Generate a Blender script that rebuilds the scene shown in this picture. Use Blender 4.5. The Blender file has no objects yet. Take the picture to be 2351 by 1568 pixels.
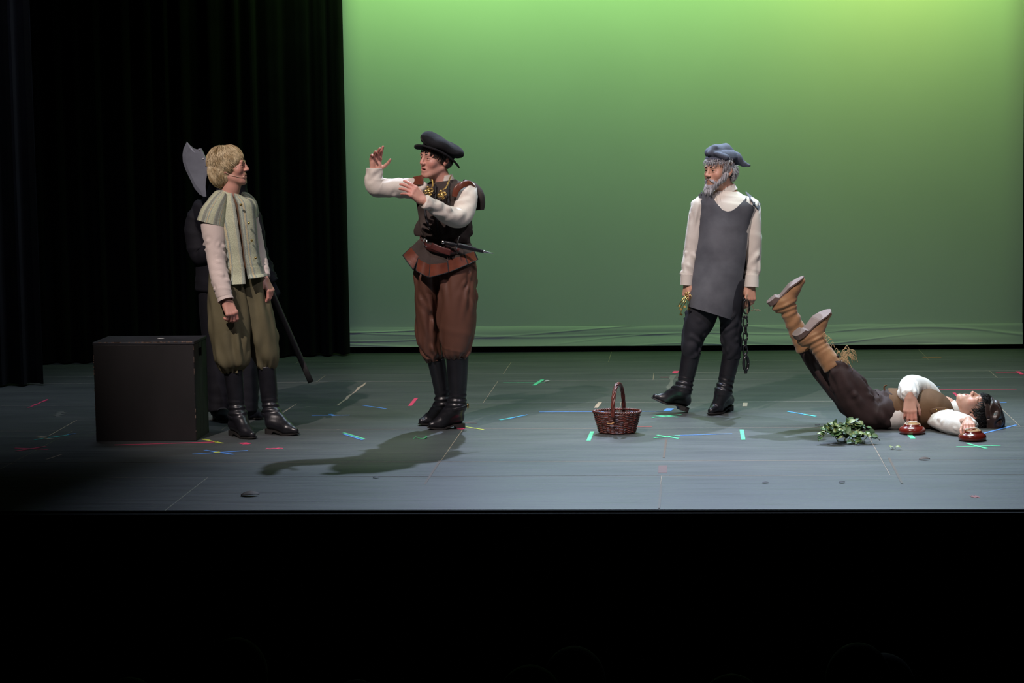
import bpy, math, random
import numpy as np
from mathutils import Vector, Matrix

random.seed(7)
SC = bpy.context.scene
COL = SC.collection
PI = math.pi

# ------------------------------------------------------------------ camera
F_PX, W_PX, H_PX = 5200.0, 2351.0, 1568.0
HC = 1.95
YAW, PITCH, ROLL = math.radians(4.45), math.atan(534.0 / 5200.0), 0.0155
CAM = np.array([1.06, -14.0, HC])
_f = np.array([-math.sin(YAW) * math.cos(PITCH), math.cos(YAW) * math.cos(PITCH), -math.sin(PITCH)])
_r0 = np.array([math.cos(YAW), math.sin(YAW), 0.0])
_u0 = np.cross(_r0, _f)
_r = math.cos(ROLL) * _r0 - math.sin(ROLL) * _u0
_u = math.sin(ROLL) * _r0 + math.cos(ROLL) * _u0
cd = bpy.data.cameras.new('camera')
cd.sensor_width = 36.0
cd.lens = F_PX / W_PX * 36.0
cd.clip_end = 200
cam = bpy.data.objects.new('camera', cd)
COL.objects.link(cam)
cam.matrix_world = Matrix(((_r[0], _u[0], -_f[0], CAM[0]), (_r[1], _u[1], -_f[1], CAM[1]), (_r[2], _u[2], -_f[2], CAM[2]), (0, 0, 0, 1)))
SC.camera = cam

# ------------------------------------------------------------------ world, exposure
wd = bpy.data.worlds.new('house'); SC.world = wd; wd.use_nodes = True
wd.node_tree.nodes['Background'].inputs[0].default_value = (0.0, 0.0, 0.0, 1)
wd.node_tree.nodes['Background'].inputs[1].default_value = 0.0
SC.view_settings.view_transform = 'Standard'
SC.view_settings.look = 'None'
SC.view_settings.exposure = 0.0
SC.view_settings.gamma = 1.0
SC.view_settings.use_curve_mapping = False
try:
    SC.cycles.use_denoising = True
    SC.cycles.max_bounces = 6
    SC.cycles.sample_clamp_indirect = 4
except Exception:
    pass

# ------------------------------------------------------------------ stage lamps
def lamp(name, kind, loc, target, power, col, **kw):
    d = bpy.data.lights.new(name, kind)
    d.energy = power; d.color = col
    for k, v in kw.items():
        setattr(d, k, v)
    o = bpy.data.objects.new(name, d); COL.objects.link(o)
    o.location = loc
    o.rotation_euler = (Vector(target) - Vector(loc)).to_track_quat('-Z', 'Y').to_euler()
    return o

# cyclorama battens on the fly bars above the backcloth
lamp('cyc_batten_lamp', 'AREA', (1.0, 3.15, 3.85), (1.0, 4.4, 2.35), 51, (0.43, 0.97, 0.22), shape='RECTANGLE', size=6.4, size_y=0.15, spread=math.radians(130))
lamp('cyc_batten_lamp', 'AREA', (2.7, 3.15, 3.85), (2.7, 4.4, 2.35), 3.0, (1.0, 0.70, 0.05), shape='RECTANGLE', size=0.8, size_y=0.15, spread=math.radians(130))
lamp('cyc_wash_lamp', 'SPOT', (-0.6, -1.0, 5.6), (1.2, 4.3, 0.6), 95, (0.14, 0.20, 1.0), spot_size=math.radians(70), spot_blend=0.4, shadow_soft_size=0.10)
# back light on the upstage electric, then overhead fill for the floor
lamp('back_lamp', 'SPOT', (0.0, 2.5, 4.9), (0.75, -2.0, 0.0), 1250, (0.64, 0.75, 1.0), spot_size=math.radians(50), spot_blend=0.7, shadow_soft_size=0.05)
lamp('back_lamp', 'SPOT', (2.3, 2.5, 4.9), (2.6, -1.9, 0.0), 1200, (0.62, 0.74, 1.0), spot_size=math.radians(56), spot_blend=0.7, shadow_soft_size=0.05)
lamp('top_fill_lamp', 'AREA', (1.9, 0.4, 5.8), (1.9, 0.4, 0.0), 62, (0.66, 0.90, 0.92), shape='RECTANGLE', size=2.6, size_y=1.0, spread=math.radians(72))  # soft overhead fill added to brighten the upstage floor
lamp('top_fill_lamp', 'AREA', (-3.1, 1.5, 5.6), (-3.1, 1.4, 0.0), 13, (0.72, 0.84, 1.0), shape='RECTANGLE', size=1.6, size_y=0.8, spread=math.radians(62))
# front of house: two keys from the left bar, one fill from the right
lamp('front_key_lamp', 'SPOT', (-3.4, -7.4, 8.2), (-1.0, -0.5, 1.1), 3400, (1.0, 0.86, 0.82), spot_size=math.radians(21), spot_blend=0.75, shadow_soft_size=0.06)
lamp('front_key_lamp', 'SPOT', (-1.4, -7.4, 8.2), (1.6, -0.5, 0.9), 3500, (1.0, 0.86, 0.82), spot_size=math.radians(23), spot_blend=0.7, shadow_soft_size=0.06)
lamp('front_fill_lamp', 'SPOT', (5.0, -6.8, 8.6), (0.6, -0.5, 0.9), 1100, (0.95, 0.86, 1.0), spot_size=math.radians(26), spot_blend=0.6, shadow_soft_size=0.10)

# ------------------------------------------------------------------ photograph geometry -> world points
def ray(px, py):
    return _f + (px - W_PX / 2) / F_PX * _r - (py - H_PX / 2) / F_PX * _u
def P(px, py, Y):
    d = ray(px, py); return CAM + d * ((Y - CAM[1]) / d[1])
def F(px, py, z=0.0):
    d = ray(px, py); return CAM + d * ((z - CAM[2]) / d[2])

# ------------------------------------------------------------------ materials
def nodes(m):
    m.use_nodes = True
    return m.node_tree.nodes, m.node_tree.links
def pm(name, col, rough=0.7, var=0.18, scale=12.0, bump=0.0, bscale=120.0, metal=0.0, sheen=0.0, coat=0.0, stretch=(1, 1, 1), sss=0.0, spec=0.5, col2=None, emit=None):
    m = bpy.data.materials.new(name)
    n, l = nodes(m)
    b = n['Principled BSDF']
    tc = n.new('ShaderNodeTexCoord'); mp = n.new('ShaderNodeMapping')
    mp.inputs['Scale'].default_value = stretch
    l.new(tc.outputs['Object'], mp.inputs['Vector'])
    nz_ = n.new('ShaderNodeTexNoise'); nz_.inputs['Scale'].default_value = scale; nz_.inputs['Detail'].default_value = 5
    l.new(mp.outputs['Vector'], nz_.inputs['Vector'])
    cr = n.new('ShaderNodeValToRGB')
    c1 = tuple(max(0, c * (1 - var)) for c in col) if col2 is None else col
    c2 = tuple(min(1, c * (1 + var)) for c in col) if col2 is None else col2
    cr.color_ramp.elements[0].position = 0.3; cr.color_ramp.elements[1].position = 0.7
    cr.color_ramp.elements[0].color = (*c1, 1); cr.color_ramp.elements[1].color = (*c2, 1)
    l.new(nz_.outputs['Fac'], cr.inputs['Fac'])
    l.new(cr.outputs['Color'], b.inputs['Base Color'])
    b.inputs['Roughness'].default_value = rough
    b.inputs['Metallic'].default_value = metal
    b.inputs['Specular IOR Level'].default_value = spec
    if sheen: b.inputs['Sheen Weight'].default_value = sheen
    if coat: b.inputs['Coat Weight'].default_value = coat; b.inputs['Coat Roughness'].default_value = 0.12
    if sss:
        b.inputs['Subsurface Weight'].default_value = sss
        b.inputs['Subsurface Radius'].default_value = (0.012, 0.004, 0.002)
        b.inputs['Subsurface Scale'].default_value = 0.5
    if bump:
        n2 = n.new('ShaderNodeTexNoise'); n2.inputs['Scale'].default_value = bscale; n2.inputs['Detail'].default_value = 4
        l.new(mp.outputs['Vector'], n2.inputs['Vector'])
        bp = n.new('ShaderNodeBump'); bp.inputs['Strength'].default_value = bump; bp.inputs['Distance'].default_value = 0.004
        l.new(n2.outputs['Fac'], bp.inputs['Height']); l.new(bp.outputs['Normal'], b.inputs['Normal'])
    return m

# ------------------------------------------------------------------ mesh helpers
def fill_mesh(me, v, f, uv=None, smooth=True, col=None):
    v = np.asarray(v, float)
    me.from_pydata(v.tolist(), [], f if isinstance(f, list) else f.tolist())
    if uv is not None:
        lay = me.uv_layers.new(name='UVMap')
        li = np.empty(len(me.loops), dtype=np.int32); me.loops.foreach_get('vertex_index', li)
        lay.data.foreach_set('uv', np.asarray(uv, dtype=np.float32)[li].ravel())
    if col is not None:
        ca = me.color_attributes.new('tint', 'FLOAT_COLOR', 'POINT')
        ca.data.foreach_set('color', np.asarray(col, dtype=np.float32).ravel())
    if smooth:
        me.polygons.foreach_set('use_smooth', [True] * len(me.polygons))
    me.update()
def recalc(me):
    import bmesh
    bm = bmesh.new(); bm.from_mesh(me)
    bmesh.ops.recalc_face_normals(bm, faces=bm.faces)
    bm.to_mesh(me); bm.free()
def obj(name, geo, m, parent=None, smooth=True, solid=0.0, fix=True):
    """geo = (verts, faces[, uv[, col]])"""
    me = bpy.data.meshes.new(name)
    fill_mesh(me, geo[0], geo[1], geo[2] if len(geo) > 2 else None, smooth, geo[3] if len(geo) > 3 else None)
    if fix: recalc(me)
    me.materials.append(m)
    o = bpy.data.objects.new(name, me); COL.objects.link(o)
    attach(o, parent)
    if solid:
        md = o.modifiers.new('thickness', 'SOLIDIFY'); md.thickness = solid; md.offset = 0
        es = o.modifiers.new('crisp_edges', 'EDGE_SPLIT'); es.split_angle = math.radians(50)
    return o
def attach(o, parent):
    if parent is not None:
        o.parent = parent
        w = Matrix.Identity(4); q = parent
        while q is not None:
            if q.type == 'EMPTY': w = Matrix.Translation(q.location)
            q = q.parent
        if parent.type == 'EMPTY': o.matrix_parent_inverse = w.inverted()
def tag(o, label, cat, group=None, kind=None):
    o['label'] = label
    if cat: o['category'] = cat
    if group: o['group'] = group
    if kind: o['kind'] = kind
    return o
def thing(name, label, cat, loc, group=None):
    o = bpy.data.objects.new(name, None); COL.objects.link(o)
    o.empty_display_size = 0.1
    o.location = [float(c) for c in loc]
    return tag(o, label, cat, group)
def struct(name, geo, m, parent=None, smooth=False, label=None, solid=0):
    o = obj(name, geo, m, parent, smooth, solid)
    o['kind'] = 'structure'
    if label: o['label'] = label
    return o
def join(*gs):
    V, Fc, U, off = [], [], [], 0
    hasuv = all(len(g) > 2 and g[2] is not None for g in gs)
    for g in gs:
        v = np.asarray(g[0], float)
        V.append(v); Fc += [[i + off for i in f] for f in (g[1] if isinstance(g[1], list) else g[1].tolist())]
        if hasuv: U.append(np.asarray(g[2]))
        off += len(v)
    return (np.vstack(V), Fc, np.vstack(U)) if hasuv else (np.vstack(V), Fc)
def box(c, s, R=None, bev=0.0):
    x, y, z = [a / 2 for a in s]
    b = bev
    if not b:
        v = np.array([(i * x, j * y, k * z) for i in (-1, 1) for j in (-1, 1) for k in (-1, 1)])
        f = [[0, 1, 3, 2], [4, 6, 7, 5], [0, 4, 5, 1], [2, 3, 7, 6], [0, 2, 6, 4], [1, 5, 7, 3]]
    else:
        # chamfered box: 24 vertices
        v, idx = [], {}
        for i in (-1, 1):
            for j in (-1, 1):
                for k in (-1, 1):
                    for a in range(3):
                        q = [i * (x - b), j * (y - b), k * (z - b)]
                        q[a] = (i * x, j * y, k * z)[a]
                        idx[(i, j, k, a)] = len(v); v.append(q)
        v = np.array(v); f = []
        for a in range(3):
            o1, o2 = [t for t in range(3) if t != a]
            for s_ in (-1, 1):
                q = []
                for p1, p2 in ((-1, -1), (1, -1), (1, 1), (-1, 1)):
                    t = [0, 0, 0]; t[a] = s_; t[o1] = p1; t[o2] = p2
                    q.append(idx[(*t, a)])
                f.append(q)
        for a in range(3):      # edges along axis a
            o1, o2 = [t for t in range(3) if t != a]
            for s1 in (-1, 1):
                for s2 in (-1, 1):
                    q = []
                    for s_ in (-1, 1):
                        t = [0, 0, 0]; t[a] = s_; t[o1] = s1; t[o2] = s2
                        pr = [idx[(*t, o1)], idx[(*t, o2)]]
                        q += pr if s_ == -1 else pr[::-1]
                    f.append(q)
        for i in (-1, 1):
            for j in (-1, 1):
                for k in (-1, 1):
                    f.append([idx[(i, j, k, a)] for a in range(3)])
    if R is not None: v = v @ np.asarray(R).T
    return v + np.asarray(c), f
def nz(p, freq, seed=0, n=7):
    rs = np.random.RandomState(seed)
    out = 0
    for i in range(n):
        k = rs.normal(size=3); k = k / np.linalg.norm(k) * freq * rs.uniform(0.6, 1.7)
        out = out + np.sin(p @ k + rs.uniform(0, 6.28))
    return out / n * 1.4
def catmull(a, m):
    a = np.asarray(a, float); n = len(a)
    if n == 2:
        t = np.linspace(0, 1, m)[:, None]; return a[0] * (1 - t) + a[1] * t
    e = np.vstack([2 * a[0] - a[1], a, 2 * a[-1] - a[-2]])
    t = np.linspace(0, n - 1, m); i = np.minimum(t.astype(int), n - 2); u = (t - i)[:, None]
    p0, p1, p2, p3 = e[i], e[i + 1], e[i + 2], e[i + 3]
    return 0.5 * (2 * p1 + (p2 - p0) * u + (2 * p0 - 5 * p1 + 4 * p2 - p3) * u ** 2 + (3 * p1 - p0 - 3 * p2 + p3) * u ** 3)
def tube(C, ra, rb=None, ns=36, per=6, hint=(0, 1, 0), cap=(True, True), disp=None, power=2.0, th=(0, 2 * PI)):
    C = np.asarray(C, float); n = len(C)
    ra = np.broadcast_to(np.asarray(ra, float), (n,)); rb = ra if rb is None else np.broadcast_to(np.asarray(rb, float), (n,))
    m = (n - 1) * per + 1
    D = catmull(np.column_stack([C, ra, rb]), m)
    c = D[:, :3]; ra = np.maximum(D[:, 3], 1e-4); rb = np.maximum(D[:, 4], 1e-4)
    t = np.gradient(c, axis=0); t /= np.linalg.norm(t, axis=1)[:, None] + 1e-12
    h = np.asarray(hint, float)
    b = h - t * (t @ h)[:, None]; b /= np.linalg.norm(b, axis=1)[:, None] + 1e-12
    nn = np.cross(b, t)
    full = abs(th[1] - th[0] - 2 * PI) < 1e-6
    TH = np.linspace(th[0], th[1], ns, endpoint=not full)
    ct, st = np.cos(TH), np.sin(TH)
    if power != 2.0:
        ct = np.sign(ct) * np.abs(ct) ** (2 / power); st = np.sign(st) * np.abs(st) ** (2 / power)
    U = np.linspace(0, 1, m)
    off = nn[:, None, :] * (ra[:, None] * ct)[:, :, None] + b[:, None, :] * (rb[:, None] * st)[:, :, None]
    p = c[:, None, :] + off
    if disp is not None:
        rad = off / (np.linalg.norm(off, axis=2)[:, :, None] + 1e-9)
        d = disp(U[:, None] + 0 * TH[None], TH[None] + 0 * U[:, None], p.reshape(-1, 3)).reshape(m, ns)
        p = p + rad * d[:, :, None]
    V = p.reshape(-1, 3)
    nsq = ns if full else ns - 1
    i, j = np.meshgrid(np.arange(m - 1), np.arange(nsq), indexing='ij')
    j2 = (j + 1) % ns
    fc = np.stack([i * ns + j, i * ns + j2, (i + 1) * ns + j2, (i + 1) * ns + j], -1).reshape(-1, 4).tolist()
    uv = np.stack(np.broadcast_arrays((TH / (2 * PI))[None, :], U[:, None]), -1).reshape(-1, 2)
    if full:
        ex, eu = [], []
        for k, on in ((0, cap[0]), (m - 1, cap[1])):
            if on:
                ci = len(V) + len(ex); ex.append(c[k]); eu.append((0.5, U[k]))
                fc += [[k * ns + q, k * ns + (q + 1) % ns, ci] for q in range(ns)]
        if ex: V = np.vstack([V, ex]); uv = np.vstack([uv, eu])
    return V, fc, uv
def wrinkle(amp, nu, nt, seed, lo=0.0, hi=1.0, gather=0.0, gn=14, gside=1, big=0.0, bf=9.0, cre=0, ca=.007, cdir=(0, 0, 1), cj=.6, cl=.09, cw=.011, clo=0.0, chi=1.0):
    """cloth folds: cross ridges nu along the tube, broad billows, and gathers at one end"""
    def d(U, T, p):
        q = nz(p, 14, seed)
        ph = nz(p, 6, seed + 1)
        w = np.sin(U.ravel() * nu * 6.283 + nt * T.ravel() + 3.0 * ph)
        w = np.maximum(w, -0.3) ** 3
        win = np.clip((U.ravel() - lo) / 0.12, 0, 1) * np.clip((hi - U.ravel()) / 0.12, 0, 1)
        out = amp * w * win * (0.6 + 0.6 * q) + big * nz(p, bf, seed + 5)
        if gather:
            e = U.ravel() if gside == 1 else 1 - U.ravel()
            e = np.clip((e - 0.62) / 0.38, 0, 1) ** 1.5
            out = out + gather * e * np.sin(T.ravel() * gn + 2.5 * nz(p, 10, seed + 3)) * (0.7 + 0.4 * q)
        if cre:
            rs = np.random.RandomState(seed + 77); ok = np.nonzero((U.ravel() >= clo) & (U.ravel() <= chi))[0]
            for i in range(cre):
                c = p[rs.choice(ok)]; dr = unit(np.asarray(cdir) + rs.normal(size=3) * cj)
                r_ = p - c; al = r_ @ dr; bow = .18 * (al / cl) ** 2 * cl * rs.choice([-1, 1])
                ac2 = np.maximum((r_ * r_).sum(1) - al * al, 0); ac = np.sqrt(ac2)
                L_ = cl * rs.uniform(.5, 1.3); w_ = cw * rs.uniform(.7, 1.4)
                k = np.exp(-(al / L_) ** 2)
                out = out + ca * rs.uniform(.5, 1.1) * k * (np.exp(-(ac / w_) ** 2) - .75 * np.exp(-((ac - 2.0 * w_) / w_) ** 2))
        return out
    return d
def sheet(fn, nu, nv):
    """grid patch: fn(u,v) -> point, u,v arrays"""
    u, v = np.meshgrid(np.linspace(0, 1, nu), np.linspace(0, 1, nv), indexing='ij')
    p = fn(u.ravel(), v.ravel())
    i, j = np.meshgrid(np.arange(nu - 1), np.arange(nv - 1), indexing='ij')
    f = np.stack([i * nv + j, (i + 1) * nv + j, (i + 1) * nv + j + 1, i * nv + j + 1], -1).reshape(-1, 4).tolist()
    return p, f, np.stack([u.ravel(), v.ravel()], -1)
def lathe(c, prof, ns=40, R=None, sy=1.0):
    a = np.linspace(0, 2 * PI, ns, endpoint=False)
    v = np.array([(r * math.cos(t), r * sy * math.sin(t), z) for r, z in prof for t in a])
    f = [[i * ns + j, i * ns + (j + 1) % ns, (i + 1) * ns + (j + 1) % ns, (i + 1) * ns + j] for i in range(len(prof) - 1) for j in range(ns)]
    f.append(list(range(ns))[::-1]); f.append([(len(prof) - 1) * ns + j for j in range(ns)])
    if R is not None: v = v @ np.asarray(R).T
    return v + np.asarray(c), f
def rotz(a): c, s = math.cos(a), math.sin(a); return np.array([[c, -s, 0], [s, c, 0], [0, 0, 1.0]])
def rotx(a): c, s = math.cos(a), math.sin(a); return np.array([[1.0, 0, 0], [0, c, -s], [0, s, c]])
def roty(a): c, s = math.cos(a), math.sin(a); return np.array([[c, 0, s], [0, 1.0, 0], [-s, 0, c]])
def unit(v): v = np.asarray(v, float); return v / np.linalg.norm(v)

# ------------------------------------------------------------------ implicit modelling
def surface_nets(val, org, h):
    nx, ny, nz_ = val.shape
    ins = val < 0
    cnt = np.zeros((nx - 1, ny - 1, nz_ - 1), np.int8)
    for a in (0, 1):
        for b in (0, 1):
            for c in (0, 1):
                cnt += ins[a:nx - 1 + a, b:ny - 1 + b, c:nz_ - 1 + c]
    act = (cnt > 0) & (cnt < 8)
    ci = np.argwhere(act)
    idx = -np.ones(act.shape, np.int64); idx[act] = np.arange(len(ci))
    acc = np.zeros((len(ci), 3)); num = np.zeros(len(ci))
    corners = [(a, b, c) for a in (0, 1) for b in (0, 1) for c in (0, 1)]
    for p in corners:
        for ax in range(3):
            if p[ax]: continue
            q = list(p); q[ax] = 1
            v0 = val[ci[:, 0] + p[0], ci[:, 1] + p[1], ci[:, 2] + p[2]]
            v1 = val[ci[:, 0] + q[0], ci[:, 1] + q[1], ci[:, 2] + q[2]]
            x = (v0 < 0) != (v1 < 0)
            t = np.where(x, v0 / (v0 - v1 + 1e-20), 0)
            pt = np.tile(np.array(p, float), (len(ci), 1)); pt[:, ax] += t
            acc[x] += pt[x]; num[x] += 1
    V = org + (ci + acc / num[:, None]) * h
    faces = []
    for ax in range(3):
        o1, o2 = (ax + 1) % 3, (ax + 2) % 3
        sl0 = [slice(None)] * 3; sl1 = [slice(None)] * 3
        sl0[ax] = slice(0, -1); sl1[ax] = slice(1, None)
        a, b = ins[tuple(sl0)], ins[tuple(sl1)]
        e = np.argwhere(a != b)
        ok = (e[:, o1] > 0) & (e[:, o2] > 0) & (e[:, o1] < val.shape[o1] - 1) & (e[:, o2] < val.shape[o2] - 1)
        e = e[ok]
        flip = a[e[:, 0], e[:, 1], e[:, 2]]
        def g(d1, d2):
            q = e.copy(); q[:, o1] -= d1; q[:, o2] -= d2
            return idx[q[:, 0], q[:, 1], q[:, 2]]
        quad = np.stack([g(0, 0), g(1, 0), g(1, 1), g(0, 1)], -1)
        quad[~flip] = quad[~flip][:, ::-1]
        faces.append(quad)
    return V, np.vstack(faces).tolist()
def smin(a, b, k):
    if k <= 0: return np.minimum(a, b)
    h = np.clip(0.5 + 0.5 * (b - a) / k, 0, 1)
    return b * (1 - h) + a * h - k * h * (1 - h)
def sd_rc(x, y, z, a, b, r1, r2):
    ab = np.asarray(b, np.float32) - np.asarray(a, np.float32)
    x, y, z = x - np.float32(a[0]), y - np.float32(a[1]), z - np.float32(a[2])
    t = np.clip((x * ab[0] + y * ab[1] + z * ab[2]) / np.float32(ab @ ab + 1e-12), 0, 1)
    return np.sqrt((x - t * ab[0]) ** 2 + (y - t * ab[1]) ** 2 + (z - t * ab[2]) ** 2) - (np.float32(r1) + np.float32(r2 - r1) * t)
def sd_ell(x, y, z, c, r, R=None):
    x, y, z = x - np.float32(c[0]), y - np.float32(c[1]), z - np.float32(c[2])
    if R is not None:
        R = np.asarray(R, np.float32)
        x, y, z = [x * R[0, i] + y * R[1, i] + z * R[2, i] for i in range(3)]
    x, y, z = x / np.float32(r[0]), y / np.float32(r[1]), z / np.float32(r[2])
    k0 = np.sqrt(x * x + y * y + z * z)
    k1 = np.sqrt((x / np.float32(r[0])) ** 2 + (y / np.float32(r[1])) ** 2 + (z / np.float32(r[2])) ** 2)
    return k0 * (k0 - 1) / (k1 + np.float32(1e-9))
def sdf_mesh(prims, h, pad=0.03, post=None):
    """prims: list of ('rc',a,b,r1,r2,k) / ('el',c,r,k[,R]) / negative versions '-rc','-el'"""
    bx = []
    for q in prims:
        if q[0][-2:] == 'rc':
            rr = max(q[3], q[4]); a, b = np.asarray(q[1], float), np.asarray(q[2], float)
            bx.append((np.minimum(a, b) - rr, np.maximum(a, b) + rr))
        else:
            rr = np.asarray(q[2], float) if len(q) < 5 else max(q[2]); bx.append((np.asarray(q[1], float) - rr, np.asarray(q[1], float) + rr))
    pos = [b for q, b in zip(prims, bx) if q[0][0] != '-']
    lo = np.min([b[0] for b in pos], axis=0) - min(pad, .012 + 2 * h); hi = np.max([b[1] for b in pos], axis=0) + min(pad, .012 + 2 * h)
    n = np.ceil((hi - lo) / h).astype(int) + 1
    ax = [(lo[i] + h * np.arange(n[i])).astype(np.float32) for i in range(3)]
    d = np.full(n, 1.0, np.float32)
    for q, (b0, b1) in zip(prims, bx):
        kind = q[0][-2:]; k = q[5] if kind == 'rc' else q[3]
        m = k + 3 * h
        i0 = np.clip(np.floor((b0 - m - lo) / h).astype(int), 0, n - 1); i1 = np.clip(np.ceil((b1 + m - lo) / h).astype(int) + 1, 1, n)
        if np.any(i1 <= i0): continue
        sl = tuple(slice(i0[i], i1[i]) for i in range(3))
        x, y, z = ax[0][sl[0]][:, None, None], ax[1][sl[1]][None, :, None], ax[2][sl[2]][None, None, :]
        e = sd_rc(x, y, z, q[1], q[2], q[3], q[4]) if kind == 'rc' else sd_ell(x, y, z, q[1], q[2], q[4] if len(q) > 4 else None)
        d[sl] = -smin(-d[sl], e, k) if q[0][0] == '-' else smin(d[sl], e, k)
    if post is not None: d = post(np.stack(np.meshgrid(*ax, indexing='ij'), -1), d)
    d[0] = d[-1] = 1; d[:, 0] = d[:, -1] = 1; d[:, :, 0] = d[:, :, -1] = 1
    return surface_nets(d, lo, h)

# ================================================================== THE SETTING
def floor_material():
    m = bpy.data.materials.new('stage_paint'); n, l = nodes(m); b = n['Principled BSDF']
    tc = n.new('ShaderNodeTexCoord')
    def noise(st, sc, det=5):
        mp = n.new('ShaderNodeMapping'); mp.inputs['Scale'].default_value = st
        l.new(tc.outputs['Object'], mp.inputs['Vector'])
        q = n.new('ShaderNodeTexNoise'); q.inputs['Scale'].default_value = sc; q.inputs['Detail'].default_value = det
        l.new(mp.outputs['Vector'], q.inputs['Vector']); return q
    def ramp(q, p0, c0, p1, c1):
        r = n.new('ShaderNodeValToRGB'); r.color_ramp.elements[0].position = p0; r.color_ramp.elements[1].position = p1
        r.color_ramp.elements[0].color = (*c0, 1); r.color_ramp.elements[1].color = (*c1, 1)
        l.new(q.outputs['Fac'], r.inputs['Fac']); return r
    base = ramp(noise((0.5, 2.2, 1), 2.2), 0.32, (0.050, 0.056, 0.058), 0.7, (0.078, 0.085, 0.083))
    scuff = ramp(noise((1.2, 26, 1), 3.0, 8), 0.62, (0, 0, 0), 0.78, (1, 1, 1))
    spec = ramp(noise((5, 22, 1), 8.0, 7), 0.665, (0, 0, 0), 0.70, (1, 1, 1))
    mx = n.new('ShaderNodeMix'); mx.data_type = 'RGBA'
    l.new(base.outputs['Color'], mx.inputs[6]); mx.inputs[7].default_value = (0.15, 0.15, 0.14, 1)
    mul = n.new('ShaderNodeMath'); mul.operation = 'MULTIPLY'; mul.inputs[1].default_value = 0.35
    l.new(scuff.outputs['Color'], mul.inputs[0]); l.new(mul.outputs[0], mx.inputs[0])
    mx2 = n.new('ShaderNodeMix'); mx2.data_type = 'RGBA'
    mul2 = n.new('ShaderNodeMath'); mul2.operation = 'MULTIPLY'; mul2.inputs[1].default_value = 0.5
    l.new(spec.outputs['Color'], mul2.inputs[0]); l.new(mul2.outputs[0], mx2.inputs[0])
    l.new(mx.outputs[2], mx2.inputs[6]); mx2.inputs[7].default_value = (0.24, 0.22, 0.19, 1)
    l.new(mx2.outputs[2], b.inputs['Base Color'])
    rr = ramp(noise((0.9, 9, 1), 2.5), 0.3, (0.42,) * 3, 0.75, (0.58,) * 3)
    l.new(rr.outputs['Color'], b.inputs['Roughness'])
    b.inputs['Specular IOR Level'].default_value = 0.45
    bp = n.new('ShaderNodeBump'); bp.inputs['Strength'].default_value = 0.12; bp.inputs['Distance'].default_value = 0.003
    l.new(noise((3, 20, 1), 6.0, 6).outputs['Fac'], bp.inputs['Height']); l.new(bp.outputs['Normal'], b.inputs['Normal'])
    return m
M = {}
M['floor'] = floor_material()
M['subfloor'] = pm('bare_wood', (0.34, 0.26, 0.19), 0.7, 0.3, 3)
M['black'] = pm('black_masking', (0.004, 0.004, 0.0045), 0.9, 0.3, 6, spec=0.1)
M['velour'] = pm('black_velour', (0.0035, 0.0036, 0.0042), 0.95, 0.3, 5, sheen=0.02, spec=0.05)
M['velour_blue'] = pm('blue_black_velour', (0.011, 0.011, 0.016), 0.95, 0.3, 5, sheen=0.05, spec=0.05)
M['cyc'] = pm('white_muslin', (0.78, 0.78, 0.75), 0.9, 0.015, 2, bump=0.03, bscale=300, spec=0.1)

ROWS_PX = [1170, 1093, 1059, 984, 925, 874, 858, 832, 806]
ROW_Y = [F(1175, y)[1] for y in ROWS_PX]
ROW_Y[-1] += 1.2
X0, X1 = -5.2, 7.4
fl = struct('floor', box(((X0 + X1) / 2, (ROW_Y[0] + ROW_Y[-1]) / 2, -0.0515), (X1 - X0, ROW_Y[-1] - ROW_Y[0] - 0.01, 0.10)), M['subfloor'], label='dark painted stage floor of large sheets with scuffs')
JOINT = [F(1515, 1140)[0], F(1000, 1075)[0], F(1000, 1075)[0], F(1420, 950)[0], F(1121, 907)[0], F(1500, 866)[0], F(1164, 845)[0], F(1400, 820)[0]]
for r in range(len(ROW_Y) - 1):
    ya, yb = ROW_Y[r] + (0.006 if r else 0.0), ROW_Y[r + 1] - 0.006
    xs = sorted([X0, X1] + [x for x in [JOINT[r] + k * 2.44 for k in range(-4, 5)] if X0 + 0.2 < x < X1 - 0.2])
    for xa, xb in zip(xs, xs[1:]):
        tilt = random.uniform(-0.0004, 0.0004)
        g = box(((xa + xb) / 2, (ya + yb) / 2, -0.003 + tilt), (xb - xa - 0.0035, yb - ya, 0.006), bev=0.0012)
        obj('floor_panel', g, M['floor'], fl, smooth=False)

yf = ROW_Y[0]
struct('trim_3', box(((X0 + X1) / 2, yf - 0.03, -0.56), (X1 - X0, 0.05, 1.10)), M['black'], label='black front face of the stage apron')
struct('trim_1', box(((X0 + X1) / 2, yf - 0.012, -0.012), (X1 - X0, 0.024, 0.022), bev=0.004), M['black'], label='black nosing along the stage edge')
struct('floor_house', box(((X0 + X1) / 2, yf - 5.0, -1.15), (X1 - X0 + 4, 10.0, 0.06)), M['black'], label='dark auditorium floor below the stage')

for nm_, c_, s_ in (('wall_back', ((X0 + X1) / 2, 5.0, 2.4), (X1 - X0, 0.1, 7.0)), ('wall_left', (X0, 0.0, 2.4), (0.1, 17.5, 7.0)), ('wall_right', (X1, 0.0, 2.4), (0.1, 17.5, 7.0))):
    struct(nm_, box(c_, s_), M['black'], label='black unlit masonry wall of the stage house')
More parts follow.
